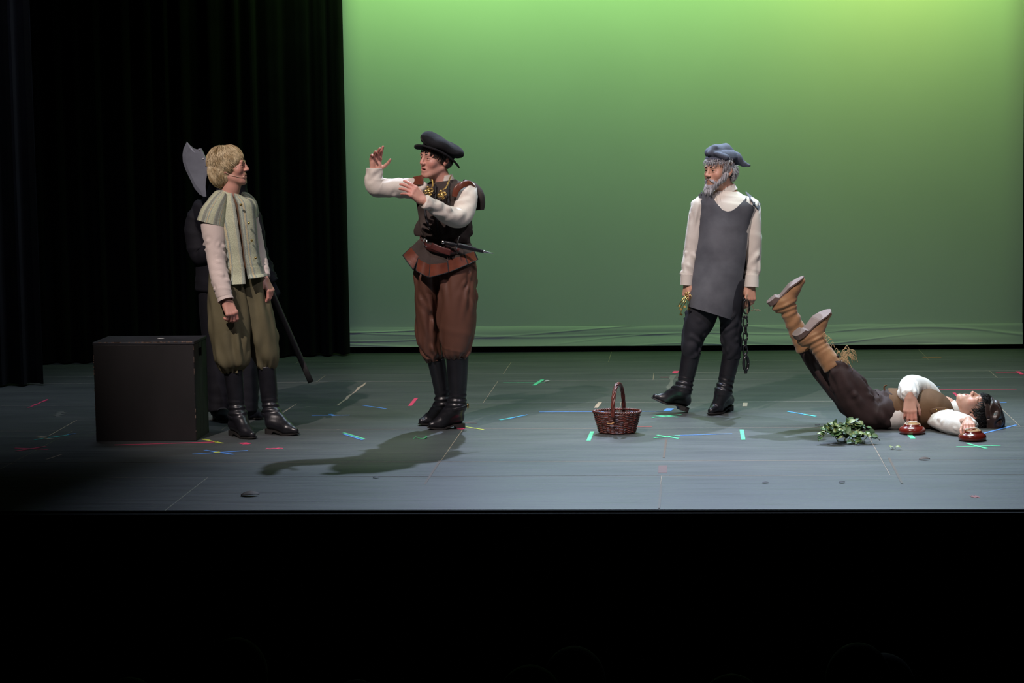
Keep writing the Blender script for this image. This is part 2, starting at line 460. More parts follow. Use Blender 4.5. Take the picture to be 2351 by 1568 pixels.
# ---- drapes
def drape(name, pa, pb, ztop, m, label, nfold, depth, seed, zb=0.015, amp2=0.3):
    pa, pb = np.asarray(pa), np.asarray(pb)
    L = np.linalg.norm((pb - pa)[:2]); d = (pb - pa) / L; nrm = np.array([-d[1], d[0], 0])
    rs = np.random.RandomState(seed); ph = rs.uniform(0, 6.28, 4); fr = rs.uniform(0.7, 1.4, 4)
    def fn(u, v):
        s = u * L
        w = np.sin(u * nfold * 6.283 + ph[0] + 1.3 * np.sin(u * nfold * 1.9 * fr[0] + ph[1]))
        w = np.sign(w) * np.abs(w) ** 0.7 + amp2 * np.sin(u * nfold * 14 * fr[1] + ph[2])
        z = zb + v * (ztop - zb)
        p = pa[None] + d[None] * s[:, None] + nrm[None] * (depth * w * (1.0 - 0.25 * v))[:, None]
        p[:, 2] = z
        return p
    o = obj(name, sheet(fn, int(nfold * 14) + 2, 10), m, None, solid=0.006)
    return tag(o, label, 'curtain')
pc = F(106, 884); pl = F(-10, 886)
dirc = unit((pl - pc) * np.array([1, 1, 0]))
drape('stage_curtain', pc + dirc * 0.02, pc + dirc * 1.5 + np.array([0, -0.25, 0]), 6.0, M['velour_blue'], 'dark blue-black leg curtain at the far left stage edge', 7, 0.05, 3)
cA, cB = F(60, 838), F(804, 816)
drape('stage_curtain', cA + unit(cA - cB) * 0.9, cB, 6.0, M['velour'], 'tall black pleated drape between the side leg and the green backcloth', 20, 0.06, 8)
rA = F(2349, 806)
drape('stage_curtain', rA + np.array([0.0, -0.06, 0]), rA + np.array([1.6, -0.3, 0]), 6.0, M['velour'], 'black leg curtain beyond the right edge of the green backcloth', 6, 0.04, 5)

# ---- cyclorama
YC = F(1500, 806)[1]
def edge_l(z): return P(801, 600, YC)[0] - 0.02
bl, br = P(780, 753, YC), P(2347, 743, YC)
def cyc_fn(u, v):
    x = bl[0] + (br[0] - bl[0]) * u
    zb = bl[2] + (br[2] - bl[2]) * u
    z = zb + v * (5.2 - zb)
    y = YC + 0.006 * np.sin(x * 2.1) * (1 - v) + 0.004 * np.sin(x * 5 + z)
    return np.stack([x, y, z], -1)
cyc = thing('backcloth', 'tall white cyclorama backcloth lit green behind the actors', 'backcloth', (P(1570, 790, YC)[0], YC, 0.0))
obj('cloth', sheet(cyc_fn, 60, 20), M['cyc'], cyc, solid=0.004)
hb_l, hb_r = P(780, 796, YC), P(2347, 789, YC)
def hem_fn(u, v):
    x = bl[0] + (br[0] - bl[0]) * u
    zt = bl[2] + (br[2] - bl[2]) * u + 0.004
    zb = hb_l[2] + (hb_r[2] - hb_l[2]) * u
    z = zb + (zt - zb) * v
    p3 = np.stack([x * 1.0, z * 14, 0 * x], -1)
    prof = -0.010 - 0.016 * (1 - v) ** 0.8
    w1 = nz(np.stack([x * 1.6, z * 5, 0 * x], -1), 1.5, 21)
    cr1 = np.exp(-((np.sin(z * 26 + x * 0.9 + 2.2 * w1)) / 0.22) ** 2) * (0.5 + 0.5 * nz(p3, 1.4, 5))
    cr2 = np.exp(-((np.sin(z * 34 - x * 1.4 + 2.6 * w1 + 1.0)) / 0.18) ** 2) * (0.5 + 0.5 * nz(p3, 1.1, 6))
    y = YC + prof + 0.010 * nz(p3, 2.2, 4) * np.sin(v * PI) - 0.008 * cr1 - 0.006 * cr2
    return np.stack([x, y, z], -1)
obj('hem', sheet(hem_fn, 420, 40), M['cyc'], cyc, solid=0.003)
ga, gb = hb_l, hb_r
struct('trim_2', box(((ga[0] + gb[0]) / 2, YC + 0.035, (ga[2]) / 2 + 0.004), (gb[0] - ga[0] + 0.3, 0.03, ga[2] + 0.04)), M['black'], label='black strip put in for the dark gap under the backcloth')  # stands in for the unlit gap between cloth and floor

# ---- tape marks on the floor
TC = {'pink': (0.80, 0.06, 0.16), 'green': (0.10, 0.62, 0.30), 'blue': (0.10, 0.28, 0.72), 'cyan': (0.08, 0.52, 0.50), 'yellow': (0.55, 0.62, 0.08),
      'tan': (0.46, 0.36, 0.28), 'orange': (0.60, 0.22, 0.06), 'red': (0.45, 0.08, 0.08), 'maroon': (0.13, 0.05, 0.05), 'grey': (0.13, 0.13, 0.12), 'brown': (0.09, 0.05, 0.03), 'white': (0.6, 0.6, 0.58)}
for k, c in TC.items(): M['tape_' + k] = pm('tape_' + k, c, 0.5, 0.12, 18)
def strip_geo(a, b, w=0.024, z=0.0008, th=0.0006, jag=0):
    a, b = F(*a), F(*b); d = unit(b - a); s = np.array([-d[1], d[0], 0]) * w / 2
    if jag:
        n = 9; v = []
        for i in range(n):
            t = i / (n - 1); c = a + (b - a) * t + s * jag * 0.7 * math.sin(i * 2.3 + a[0] * 5)
            wv = 0.75 + 0.35 * math.sin(i * 1.7 + a[0])
            v += [c + s * wv, c - s * wv]
        v = np.array(v); f = [[2 * i, 2 * i + 2, 2 * i + 3, 2 * i + 1] for i in range(n - 1)]
        v = np.vstack([v + [0, 0, z + th], v + [0, 0, z]])
        m_ = 2 * n
        f = f + [[x + m_ for x in q[::-1]] for q in f]
        f += [[2 * i + 2, 2 * i, 2 * i + m_, 2 * i + 2 + m_] for i in range(n - 1)] + [[2 * i + 1, 2 * i + 3, 2 * i + 3 + m_, 2 * i + 1 + m_] for i in range(n - 1)]
        f += [[0, 1, 1 + m_, m_], [m_ - 1, m_ - 2, 2 * m_ - 2, 2 * m_ - 1]]
        return v, f
    c = (a + b) / 2; R = np.stack([d, np.array([-d[1], d[0], 0]), np.array([0, 0, 1.0])], 1)
    return box(c + np.array([0, 0, z + th / 2]), (np.linalg.norm(b - a), w, th), R)
def tape(label, col, a, b, w=0.022, jag=0, z=0.0008):
    return tag(obj('tape_strip', strip_geo(a, b, w, z, jag=jag), M['tape_' + col], None, smooth=False), label, 'tape')
def marks(label, parts, name='tape_mark'):
    a = F(*parts[0][1])
    t = thing(name, label, 'tape', (a[0], a[1], 0))
    for i, q in enumerate(parts):
        obj('tape_strip', strip_geo(q[1], q[2], q[3] if len(q) > 3 else 0.022, 0.0008 + 0.0007 * i), M['tape_' + q[0]], t, smooth=False)
    return t
tape('short pink tape strip left of the black box', 'pink', (66, 936), (110, 917), jag=0.4)
marks('cyan tape strip with blue end on the floor left of the black box', [('cyan', (79, 1010), (158, 998.6)), ('blue', (154, 998.2), (173.5, 996))])
marks('pink tape cross at the far left of the stage floor', [('pink', (33, 1029), (111, 1032)), ('pink', (36, 1036), (105, 1025.5))])
tape('long pink tape line in front of the black box', 'pink', (263, 1022), (498, 1015), 0.018)
tape('yellow tape strip at the right front corner of the black box', 'yellow', (463, 1008), (512, 1018), 0.026, jag=0.4)
tape('small pink tape scrap by the toe of the blond actor', 'pink', (555, 1017), (571, 1020), 0.05, jag=0.8)
marks('blue tape cross with yellow centre in front of the blond actor', [('blue', (441.5, 1043), (569, 1034.5)), ('blue', (470, 1034), (537, 1044)), ('yellow', (491, 1039.5), (505, 1038.5), 0.03)])
tape('small green tape piece behind the heel of the blond actor', 'green', (559, 926), (568, 917), 0.03)
tape('thin green tape line behind the boots of the blond actor', 'green', (569, 923), (606, 922.6), 0.012)
tape('tan tape residue left of the black box', 'tan', (92, 1002), (113, 1009), 0.05, jag=0.9)
tape('pale tape residue patch on the floor behind the cyan strip', 'grey', (130, 957), (143, 945), 0.06, jag=0.9)
marks('double tape strip, green above blue, right of the blond actor', [('green', (789, 993.6), (836, 1008), 0.018), ('blue', (788, 996.5), (832, 1010.5), 0.018)])
marks('blue tape line with a square in the middle, between blond actor and beret actor', [('blue', (715.6, 954.5), (802.6, 953), 0.014), ('blue', (757, 953.4), (766.6, 952.8), 0.085)])
tape('thin blue tape strip left of the beret actor boots', 'blue', (833, 931), (887, 938.7), 0.016)
tape('bright pink tape strip left of the beret actor boots', 'pink', (941, 932), (956, 914), 0.025)
tape('ragged pink tape scrap right of the blond actor toe', 'pink', (609, 1031), (649, 1029), 0.035, jag=0.9)
tape('maroon tape strip behind the heel of the beret actor', 'maroon', (1067, 971), (1095, 972), 0.016)
tape('yellow tape strip at the heel of the beret actor', 'yellow', (1069, 980), (1111, 986.7), 0.014)
tape('tiny pink tape dot under the heel of the beret actor', 'pink', (1055, 985.5), (1062, 983.5), 0.04)
tape('long crooked tan tape line between the blond actor and the beret actor', 'tan', (840, 878.5), (776, 931), 0.022, jag=0.8)
tape('greenish tape residue right of the blond actor', 'grey', (700, 934), (730, 936), 0.05, jag=0.9)
marks('blue and cyan tape strip left of the wicker basket', [('cyan', (1148, 964.5), (1205, 953.6)), ('blue', (1170, 961.5), (1211, 952.4), 0.012)])
tape('thin green tape line upstage left of the basket', 'green', (1155, 879), (1251, 878.5), 0.008)
tape('green tape strip crossing the thin line upstage left of the basket', 'green', (1226, 885), (1246, 872), 0.028, z=0.0016)
tape('long blue tape line running behind the wicker basket', 'blue', (1238, 946), (1523, 944), 0.016)
tape('small blue tape square under the raised toe of the bearded actor', 'blue', (1531, 944), (1539, 938), 0.05)
tape('pale tan tape strip behind the wicker basket', 'tan', (1368, 936.5), (1378, 923.5), 0.026)
marks('green tape cross just below the raised toe of the bearded actor', [('green', (1500, 953), (1557, 958), 0.02), ('green', (1497, 959), (1564, 952), 0.02)])
tape('green tape strip at the left side of the basket base', 'green', (1351, 1012), (1359.6, 991), 0.024)
marks('green tape cross in front of the bearded actor, right of the basket', [('green', (1508, 999), (1558, 1007), 0.02), ('green', (1501, 1006), (1560, 1000), 0.02)])
tape('blue tape line in front of the boots of the bearded actor', 'blue', (1550, 1000), (1681, 996), 0.014)
tape('upright green tape strip right of the bearded actor boots', 'green', (1702.6, 986.6), (1706.7, 1010), 0.024)
tape('thin pink tape line behind the stepping boot of the bearded actor', 'pink', (1515, 866), (1557, 866), 0.010)
tape('pink tape square upstage of the stepping boot', 'pink', (1549, 857), (1553, 852), 0.04)
tape('red thin tape line right of the basket', 'red', (1460, 980), (1497, 980), 0.012)
tape('tan tape strip right of the bearded actor standing boot', 'tan', (1710, 933), (1711.5, 925), 0.03)
tape('brown seam tape running toward the stage front below the green cross', 'brown', (1530, 1008), (1524, 1051), 0.012)
tape('grey glue residue column upstage of the stepping boot', 'grey', (1531, 918), (1545, 862), 0.045, jag=0.25)
tape('square maroon tape residue on the floor below the basket and bearded actor', 'maroon', (1521, 1086), (1522, 1069), 0.048)
marks('blue and green tape strip left of the lying actor', [('cyan', (1809, 945), (1873, 956)), ('blue', (1808, 944.6), (1845, 951.5), 0.012)])
tape('orange tape strip far upstage right below the backcloth', 'orange', (2118, 821), (2161, 821), 0.012)
marks('pink tape line with corner at the far right upstage', [('pink', (2286, 855), (2341, 855), 0.012), ('pink', (2336, 853), (2347, 860), 0.03)])
tape('short blue tape strip behind the chest of the lying actor', 'blue', (2132, 888), (2158, 888), 0.016)
tape('long pink tape line behind the head of the lying actor', 'pink', (2147, 895), (2334, 893.5), 0.014)
tape('short pink tape piece behind the chin of the lying actor', 'pink', (2190, 902), (2199, 910), 0.02)
tape('blue tape strip right of the brown cap', 'blue', (2279, 925), (2311, 924.6), 0.016)
tape('long blue tape strip under the brown cap', 'blue', (2250, 997), (2333, 976), 0.018)
marks('green tape cross below the hand block of the lying actor', [('green', (2195.7, 1026), (2297, 1023), 0.018), ('green', (2222, 1019), (2265, 1030), 0.022)])
tape('small green tape strip under the unheld hand block', 'green', (2088, 998), (2096, 1007), 0.03)
tape('red tape scrap near the front edge of the stage', 'red', (2229, 1140.5), (2246, 1140), 0.07, jag=0.5)
tape('thin brown line near the stage front below the lying actor', 'brown', (2040.6, 1051), (2071, 1110), 0.012)
tape('thin brown line near the stage front below the beret actor', 'brown', (975, 1112), (1010, 1058), 0.012)
tape('dark brown line at the stage front below the basket', 'brown', (1518, 1113), (1513, 1167), 0.012)
tape('pale chalk line left of the black box', 'tan', (112, 1001), (176, 965), 0.007)
tape('pale scratch line at the lower left of the stage', 'tan', (107, 1055), (143, 1043), 0.012)
tape('pale chalk line between the boots of blond actor and beret actor', 'tan', (643, 952), (681, 927), 0.006)

# ================================================================== PEOPLE: BUILDERS
class Fig:
    def __init__(s, Y): s.Y = Y
    def J(s, px, py, dd=0.0): return P(px, py, s.Y + dd)
    @property
    def mp(s): return (s.Y - CAM[1]) / F_PX
    def limb(s, rows, ns=36, per=6, **kw):
        """rows: (px, py, depth offset, half width in px, half depth in m or None)"""
        C = [s.J(r[0], r[1], r[2]) for r in rows]
        ra = [r[3] * s.mp for r in rows]; rb = [(r[4] if len(r) > 4 and r[4] else r[3] * s.mp) for r in rows]
        return tube(C, ra, rb, ns, per, **kw)
    def band(s, cx, cy, rx, rd, h, dd=0.0, sx=0.0, sf=0.0, th=0.006, ns=64, a0=0, a1=2 * PI, yaw=0.0):
        """flat strap round a body: centre px, half width px, half depth m, strap height px, slope over x (px), drop at the front (px)"""
        full = abs(a1 - a0 - 2 * PI) < 1e-6
        A = np.linspace(a0, a1, ns, endpoint=not full)
        c = s.J(cx, cy, dd); mp = s.mp
        V = []
        for k, (r_, z_) in enumerate(((0, -.5), (0, .5), (th, .5), (th, -.5))):
            x = (rx * mp + r_) * np.cos(A); y = (rd + r_) * np.sin(A)
            z = -(sx * np.cos(A) - sf * np.sin(A)) * mp + z_ * h * mp
            V.append(np.stack([c[0] + x, c[1] + y, c[2] + z], -1))
        V = np.vstack(V); n = ns; f = []
        for i in range(n if full else n - 1):
            j = (i + 1) % n
            for a, b in ((0, 1), (1, 2), (2, 3), (3, 0)): f.append([a * n + i, a * n + j, b * n + j, b * n + i])
        if not full: f += [[0, n, 2 * n, 3 * n], [n - 1, 4 * n - 1, 3 * n - 1, 2 * n - 1]]
        return V, f

def skin_material(name, base, lip, blush):
    m = bpy.data.materials.new(name); n, l = nodes(m); b = n['Principled BSDF']
    at = n.new('ShaderNodeAttribute'); at.attribute_name = 'tint'
    sp = n.new('ShaderNodeSeparateColor'); l.new(at.outputs['Color'], sp.inputs['Color'])
    m1 = n.new('ShaderNodeMix'); m1.data_type = 'RGBA'; m1.inputs[6].default_value = (*base, 1); m1.inputs[7].default_value = (*blush, 1)
    l.new(sp.outputs['Green'], m1.inputs[0])
    m2 = n.new('ShaderNodeMix'); m2.data_type = 'RGBA'; m2.inputs[7].default_value = (*lip, 1)
    l.new(m1.outputs[2], m2.inputs[6]); l.new(sp.outputs['Red'], m2.inputs[0])
    tc = n.new('ShaderNodeTexCoord'); q = n.new('ShaderNodeTexNoise'); q.inputs['Scale'].default_value = 45; q.inputs['Detail'].default_value = 4
    l.new(tc.outputs['Object'], q.inputs['Vector'])
    m3 = n.new('ShaderNodeMix'); m3.data_type = 'RGBA'; m3.blend_type = 'MULTIPLY'; m3.inputs[0].default_value = 0.25
    l.new(m2.outputs[2], m3.inputs[6]); l.new(q.outputs['Color'], m3.inputs[7])
    l.new(m2.outputs[2], b.inputs['Base Color'])
    b.inputs['Roughness'].default_value = 0.48
    b.inputs['Specular IOR Level'].default_value = 0.4
    b.inputs['Subsurface Weight'].default_value = 0.12
    b.inputs['Subsurface Radius'].default_value = (0.012, 0.004, 0.002); b.inputs['Subsurface Scale'].default_value = 0.4
    return m
M['skin'] = skin_material('skin_rosy', (0.58, 0.30, 0.23), (0.44, 0.13, 0.12), (0.58, 0.22, 0.18))
M['skin_warm'] = skin_material('skin_warm', (0.58, 0.32, 0.22), (0.42, 0.13, 0.11), (0.58, 0.25, 0.18))
M['skin_pale'] = skin_material('skin_pale', (0.62, 0.36, 0.27), (0.50, 0.16, 0.15), (0.62, 0.26, 0.21))
M['eye'] = pm('eye_white', (0.62, 0.60, 0.57), 0.2, 0.02)
M['iris'] = pm('dark_iris', (0.02, 0.012, 0.008), 0.15, 0.1)
M['mouth'] = pm('mouth_inside', (0.05, 0.012, 0.012), 0.5, 0.1)
M['teeth'] = pm('teeth', (0.75, 0.72, 0.65), 0.25, 0.02)

CR_C, CR_R = np.array([0, .016, .036]), np.array([.077, .098, .080])
def head_prims(mouth=0.0, jaw=1.0, closed=False, mw=1.0):
    p = [('el', (0, .016, .036), (.077, .098, .080), 0),
         ('el', (0, -.030, -.030), (.060 * jaw, .062, .085), .03),
         ('el', (0, -.026, -.070 - mouth * .3), (.051 * jaw, .056, .044), .025),
         ('rc', (-.012, -.074, -.099 - mouth * .6), (.012, -.074, -.099 - mouth * .6), .016, .016, .022)]
    for s in (-1, 1):
        p += [('el', (s * .043, -.060, -.026), (.022, .022, .024), .02),
              ('rc', (s * .054, .012, -.055), (s * .028, -.062, -.092 - mouth * .5), .014, .013, .02)]
    p += [('rc', (-.034, -.083, .021), (.034, -.083, .021), .0115, .0115, .014)]
    for s in (-1, 1):
        p += [('-el', (s * .0305, -.104, .0015), (.0165, .0165, .0110), .009)]
    p += [('rc', (0, -.090, .016), (0, -.106, -.022), .0075, .0092, .012),
          ('el', (0, -.1085, -.028), (.0105, .0100, .0092), .007)]
    for s in (-1, 1):
        p += [('el', (s * .0125, -.099, -.031), (.0080, .0095, .0072), .007)]
    # lips
    p += [('el', (0, -.078, -.064 - mouth * .5), (.028, .017, .022), .012),
          ('rc', (-.017, -.0855, -.0605), (0, -.0915, -.0575), .0030, .0048, .006), ('rc', (.017, -.0855, -.0605), (0, -.0915, -.0575), .0030, .0048, .006),
          ('rc', (-.015, -.0840, -.0665 - mouth), (.0, -.0888, -.0695 - mouth), .0034, .0060, .006), ('rc', (.015, -.0840, -.0665 - mouth), (.0, -.0888, -.0695 - mouth), .0034, .0060, .006),
          ('-rc', (-.017, -.093, -.0628 - mouth * .5), (.017, -.093, -.0628 - mouth * .5), .0016, .0016, .003)]
    if mouth > 0:
        p += [('-el', (0, -.092, -.0635 - mouth / 2), (.0145 * mw, .018, .0022 + mouth * .5), .003)]
    # lids
    for s in (-1, 1):
        c = np.array([s * .0310, -.0765, .001])
        for zz, kz, rr in (((.0070, .8, .0042), (-.0066, -.5, .0034)) if not closed else ((.0015, .6, .0062), (-.0048, -.3, .0046))):
            q = [c + np.array([x, -.0092 + (46.0 if x * s > 0 else 22.0) * x * x, zz - kz * 22 * x * x]) for x in (-.0155, -.008, 0, .008, .0155)]
            for a, b in zip(q, q[1:]): p.append(('rc', a, b, rr, rr, .003))
    # ears
    for s in (-1, 1):
        Re = roty(s * .12) @ rotx(-.2) @ rotz(s * -.35)
        p += [('el', (s * .078, .020, -.008), (.0075, .017, .026), .006, Re), ('-el', (s * .0865, .017, -.004), (.005, .009, .015), .004, Re),
              ('el', (s * .0765, .012, -.030), (.006, .009, .010), .008)]
    return p
def build_head(c, R, scale, root, skin, neck, mouth=0.0, jaw=1.0, brow=None, browth=.0035, eyes_open=True, extra=(), mw=1.0):
    """c world centre (eye level between the ears), R local->world, neck: [(world point, radius)...]. returns body geometry and helpers"""
    R = np.asarray(R)
    pr = head_prims(mouth, jaw, not eyes_open, mw)
    pts = [(R.T @ (np.asarray(w) - c) / scale, r / scale) for w, r in neck]
    chain = [(np.array([0, .022, -.045]), .050)] + pts
    for (a, ra), (b, rb) in zip(chain, chain[1:]): pr.append(('rc', a, b, ra, rb, .022))
    pr += list(extra)
    v, f = sdf_mesh(pr, .0030)
    col = np.zeros((len(v), 4)); col[:, 3] = 1
    def cap(a, b):
        a, b = np.array(a), np.array(b); ab = b - a
        t = np.clip(((v - a) @ ab) / (ab @ ab), 0, 1); return np.linalg.norm(v - a - t[:, None] * ab, axis=1)
    dl = np.minimum.reduce([cap((-.017, -.087, -.0605), (0, -.093, -.0570)), cap((.017, -.087, -.0605), (0, -.093, -.0570)),
                            cap((-.015, -.085, -.0665 - mouth), (0, -.090, -.0700 - mouth)), cap((.015, -.085, -.0665 - mouth), (0, -.090, -.0700 - mouth))])
    col[:, 0] = np.clip(1 - (dl - .0048) / .003, 0, 1) * .75
    ch = np.minimum(np.linalg.norm(v - np.array([.045, -.07, -.035]), axis=1), np.linalg.norm(v - np.array([-.045, -.07, -.035]), axis=1))
    no = np.linalg.norm(v - np.array([0, -.112, -.028]), axis=1)
    ea = np.minimum(np.linalg.norm(v - np.array([.085, .02, -.01]), axis=1), np.linalg.norm(v - np.array([-.085, .02, -.01]), axis=1))
    col[:, 1] = np.clip(1 - ch / .035, 0, 1) * .8 + np.clip(1 - no / .02, 0, 1) * .6 + np.clip(1 - ea / .04, 0, 1) * .6
    W = lambda q: c + scale * (np.asarray(q) @ R.T)
    # eyes
    for s in (-1, 1):
        cc = np.array([s * .0305, -.0765, .0005])
        g = lathe((0, 0, 0), [(.0002, -.0108)] + [(.0108 * math.sin(t), -.0108 * math.cos(t)) for t in np.linspace(.15, PI - .15, 9)] + [(.0002, .0108)], 16)
        e = obj('eye', (W(g[0] + cc), g[1]), M['eye'], root)
        dirn = np.array([0, -1.0, 0 if eyes_open else -.6]); dirn /= np.linalg.norm(dirn)
        q = lathe((0, 0, 0), [(.0066, -.0008), (.0052, .0012), (.0002, .0020)], 14, rotx(PI / 2))
        obj('iris', (W(q[0] + cc + dirn * .0099), q[1]), M['iris'], e)
    if brow is not None:
        for s in (-1, 1):
            q = [(s * .012, -.0938, .0205), (s * .024, -.0950, .0250), (s * .036, -.0905, .0258), (s * .046, -.0800, .0205)]
            g = tube(q, [.0020, browth, browth * .9, .0012], [.002, .0025, .0022, .001], 8, 4)
            obj('eyebrow', (W(g[0]), g[1]), brow, root)
    if mouth > 0.004:
        g = tube([(-.014, -.083, -.0595), (0, -.0885, -.0595), (.014, -.083, -.0595)], .0028, .002, 8, 5)
        obj('teeth', (W(g[0]), g[1]), M['teeth'], root)
        g = lathe((0, 0, 0), [(.001, -.006), (.012, -.003), (.015, 0), (.012, .003), (.001, .006)], 14)
        obj('tongue', (W(g[0] + np.array([0, -.070, -.066 - mouth * .7])), g[1]), M['mouth'], root)
    return (W(v), f, None, col), W
def scalp_locks(W, keep, n, ln, wid, lift, seed, flow=None, rad=0.0, center=CR_C, radii=CR_R, jit=.35, curl=0.0):
    """fine hair locks lying on the scalp, joined to one mesh"""
    rs = np.random.RandomState(seed); R_ = np.asarray(radii) + rad; C_ = np.asarray(center)
    d = rs.normal(size=(n * 30, 3)); d /= np.linalg.norm(d, axis=1)[:, None]
    q = C_ + R_ * d
    q = q[[bool(keep(p)) for p in q]][:n]; n = len(q)
    fl_ = np.array([flow(p) for p in q]) if flow is not None else q - np.array([0, .03, .14])
    fl_ = fl_ + rs.normal(size=(n, 3)) * jit * np.linalg.norm(fl_, axis=1)[:, None]
    L = ln * rs.uniform(.55, 1.25, size=(n, 1)); k = 6; P_ = []; N_ = []
    lf = lift * rs.uniform(.3, 1.3, size=(n, 1)); ph = rs.uniform(0, 6.28, size=(n, 1))
    for i in range(k):
        nr = (q - C_) / R_ ** 2; nr /= np.linalg.norm(nr, axis=1)[:, None]
        td = fl_ - nr * (fl_ * nr).sum(1)[:, None]; td /= np.linalg.norm(td, axis=1)[:, None] + 1e-9
        sd = np.cross(nr, td)
        P_.append(q + nr * (lf * math.sin(i / (k - 1) * 2.4) + .0015) + sd * (curl * np.sin(ph + i * 1.1))); N_.append((nr, sd))
        q = q + td * L / (k - 1) + np.array([0, 0, -.0012 * i])
        rel = (q - C_) / R_; q = q + (C_ + R_ * rel / np.maximum(np.linalg.norm(rel, axis=1), 1e-6)[:, None] - q) * .6
    w = wid * rs.uniform(.55, 1.3, size=(n, 1)); V = np.zeros((n, k * 3, 3))
    for i in range(k):
        s_ = (.6, 1, 1, .85, .55, .08)[i]; nr, sd = N_[i]
        V[:, i * 3] = P_[i] - sd * w * s_; V[:, i * 3 + 1] = P_[i] + nr * .45 * w * s_; V[:, i * 3 + 2] = P_[i] + sd * w * s_
    f1_ = []
    for i in range(k - 1):
        for a, b in ((0, 1), (1, 2), (2, 0)): f1_.append([i * 3 + a, i * 3 + b, i * 3 + 3 + b, i * 3 + 3 + a])
    f1_ = np.array(f1_)
    F2 = (f1_[None] + (np.arange(n) * k * 3)[:, None, None]).reshape(-1, 4)
    return W(V.reshape(-1, 3)), F2.tolist()

FING = [(.030, (.043, .026, .021), .0104), (.0105, (.047, .030, .022), .0106), (-.0095, (.044, .028, .021), .0100), (-.0285, (.034, .021, .019), .0088)]
def build_hand(wrist, d, palm, side, curls, spread=.0, thumb=(.0, .0), scale=1.0, fore=.06):
    """d: wrist -> fingers, palm: palm normal, side 'R'/'L'; curls: 4 x (mcp, pip, dip) degrees; thumb = (outward swing, curl) degrees"""
    X = unit(d); n = np.asarray(palm, float); n = unit(n - X * (n @ X)); Z = -n; Y = np.cross(Z, X)
    if side == 'L': Y = -Y
    pr = [('rc', (-fore, 0, 0), (.005, 0, 0), .025, .024, 0)]
    for y, _, r in FING:
        pr.append(('rc', (.012, y * .55, -.001), (.088 - abs(y - .005) * .18, y, 0), .0145, .0125, .012))
    pr.append(('el', (.034, .024, -.011), (.032, .016, .015), .012)); pr.append(('el', (.04, -.022, -.009), (.036, .014, .012), .012))
    for (y, Ls, r), cu in zip(FING, curls):
        b = np.array([.088 - abs(y - .005) * .18, y, 0.0]); a = 0.0; sp = math.radians(spread) * (y / .030)
        for i, (L, ang) in enumerate(zip(Ls, cu)):
            a += math.radians(ang)
            e = b + L * np.array([math.cos(a) * math.cos(sp), math.sin(sp) * abs(math.cos(a)) , -math.sin(a)])
            r2 = r * (.93, .86, .74)[i]; r1 = r * (1.02, .93, .86)[i]
            pr.append(('rc', b, e, r1, r2, .008 if i == 0 else .002)); b = e
    o, cu = thumb
    b = np.array([.018, .026, -.008]); a = math.radians(40 + o); tz = math.radians(15 + cu * .4)
    for i, (L, r1, r2) in enumerate(((.042, .0135, .0115), (.032, .0112, .0102), (.027, .0100, .0080))):
        e = b + L * np.array([math.cos(a) * math.cos(tz), math.sin(a) * math.cos(tz), -math.sin(tz)])
        pr.append(('rc', b, e, r1, r2, .012 if i == 0 else .003)); b = e; a -= math.radians(14 + cu * .25); tz += math.radians(cu * .35)
    v, f = sdf_mesh(pr, .0024, pad=.012)
    col = np.zeros((len(v), 4)); col[:, 3] = 1
    col[:, 1] = np.clip((v[:, 0] - .07) / .06, 0, .55)
    B = np.stack([X, Y, Z], 1)
    w = np.asarray(wrist) + scale * (v @ B.T)
    if side == 'L': f = [q[::-1] for q in f]
    return w, f, None, col
def merge_col(*gs):
    V, Fc, Cc, off = [], [], [], 0
    for g in gs:
        v = np.asarray(g[0]); V.append(v); Fc += [[i + off for i in q] for q in g[1]]; off += len(v)
        c = g[3] if len(g) > 3 and g[3] is not None else np.tile(np.array([0, 0, 0, 1.0]), (len(v), 1))
        Cc.append(c)
    return np.vstack(V), Fc, None, np.vstack(Cc)

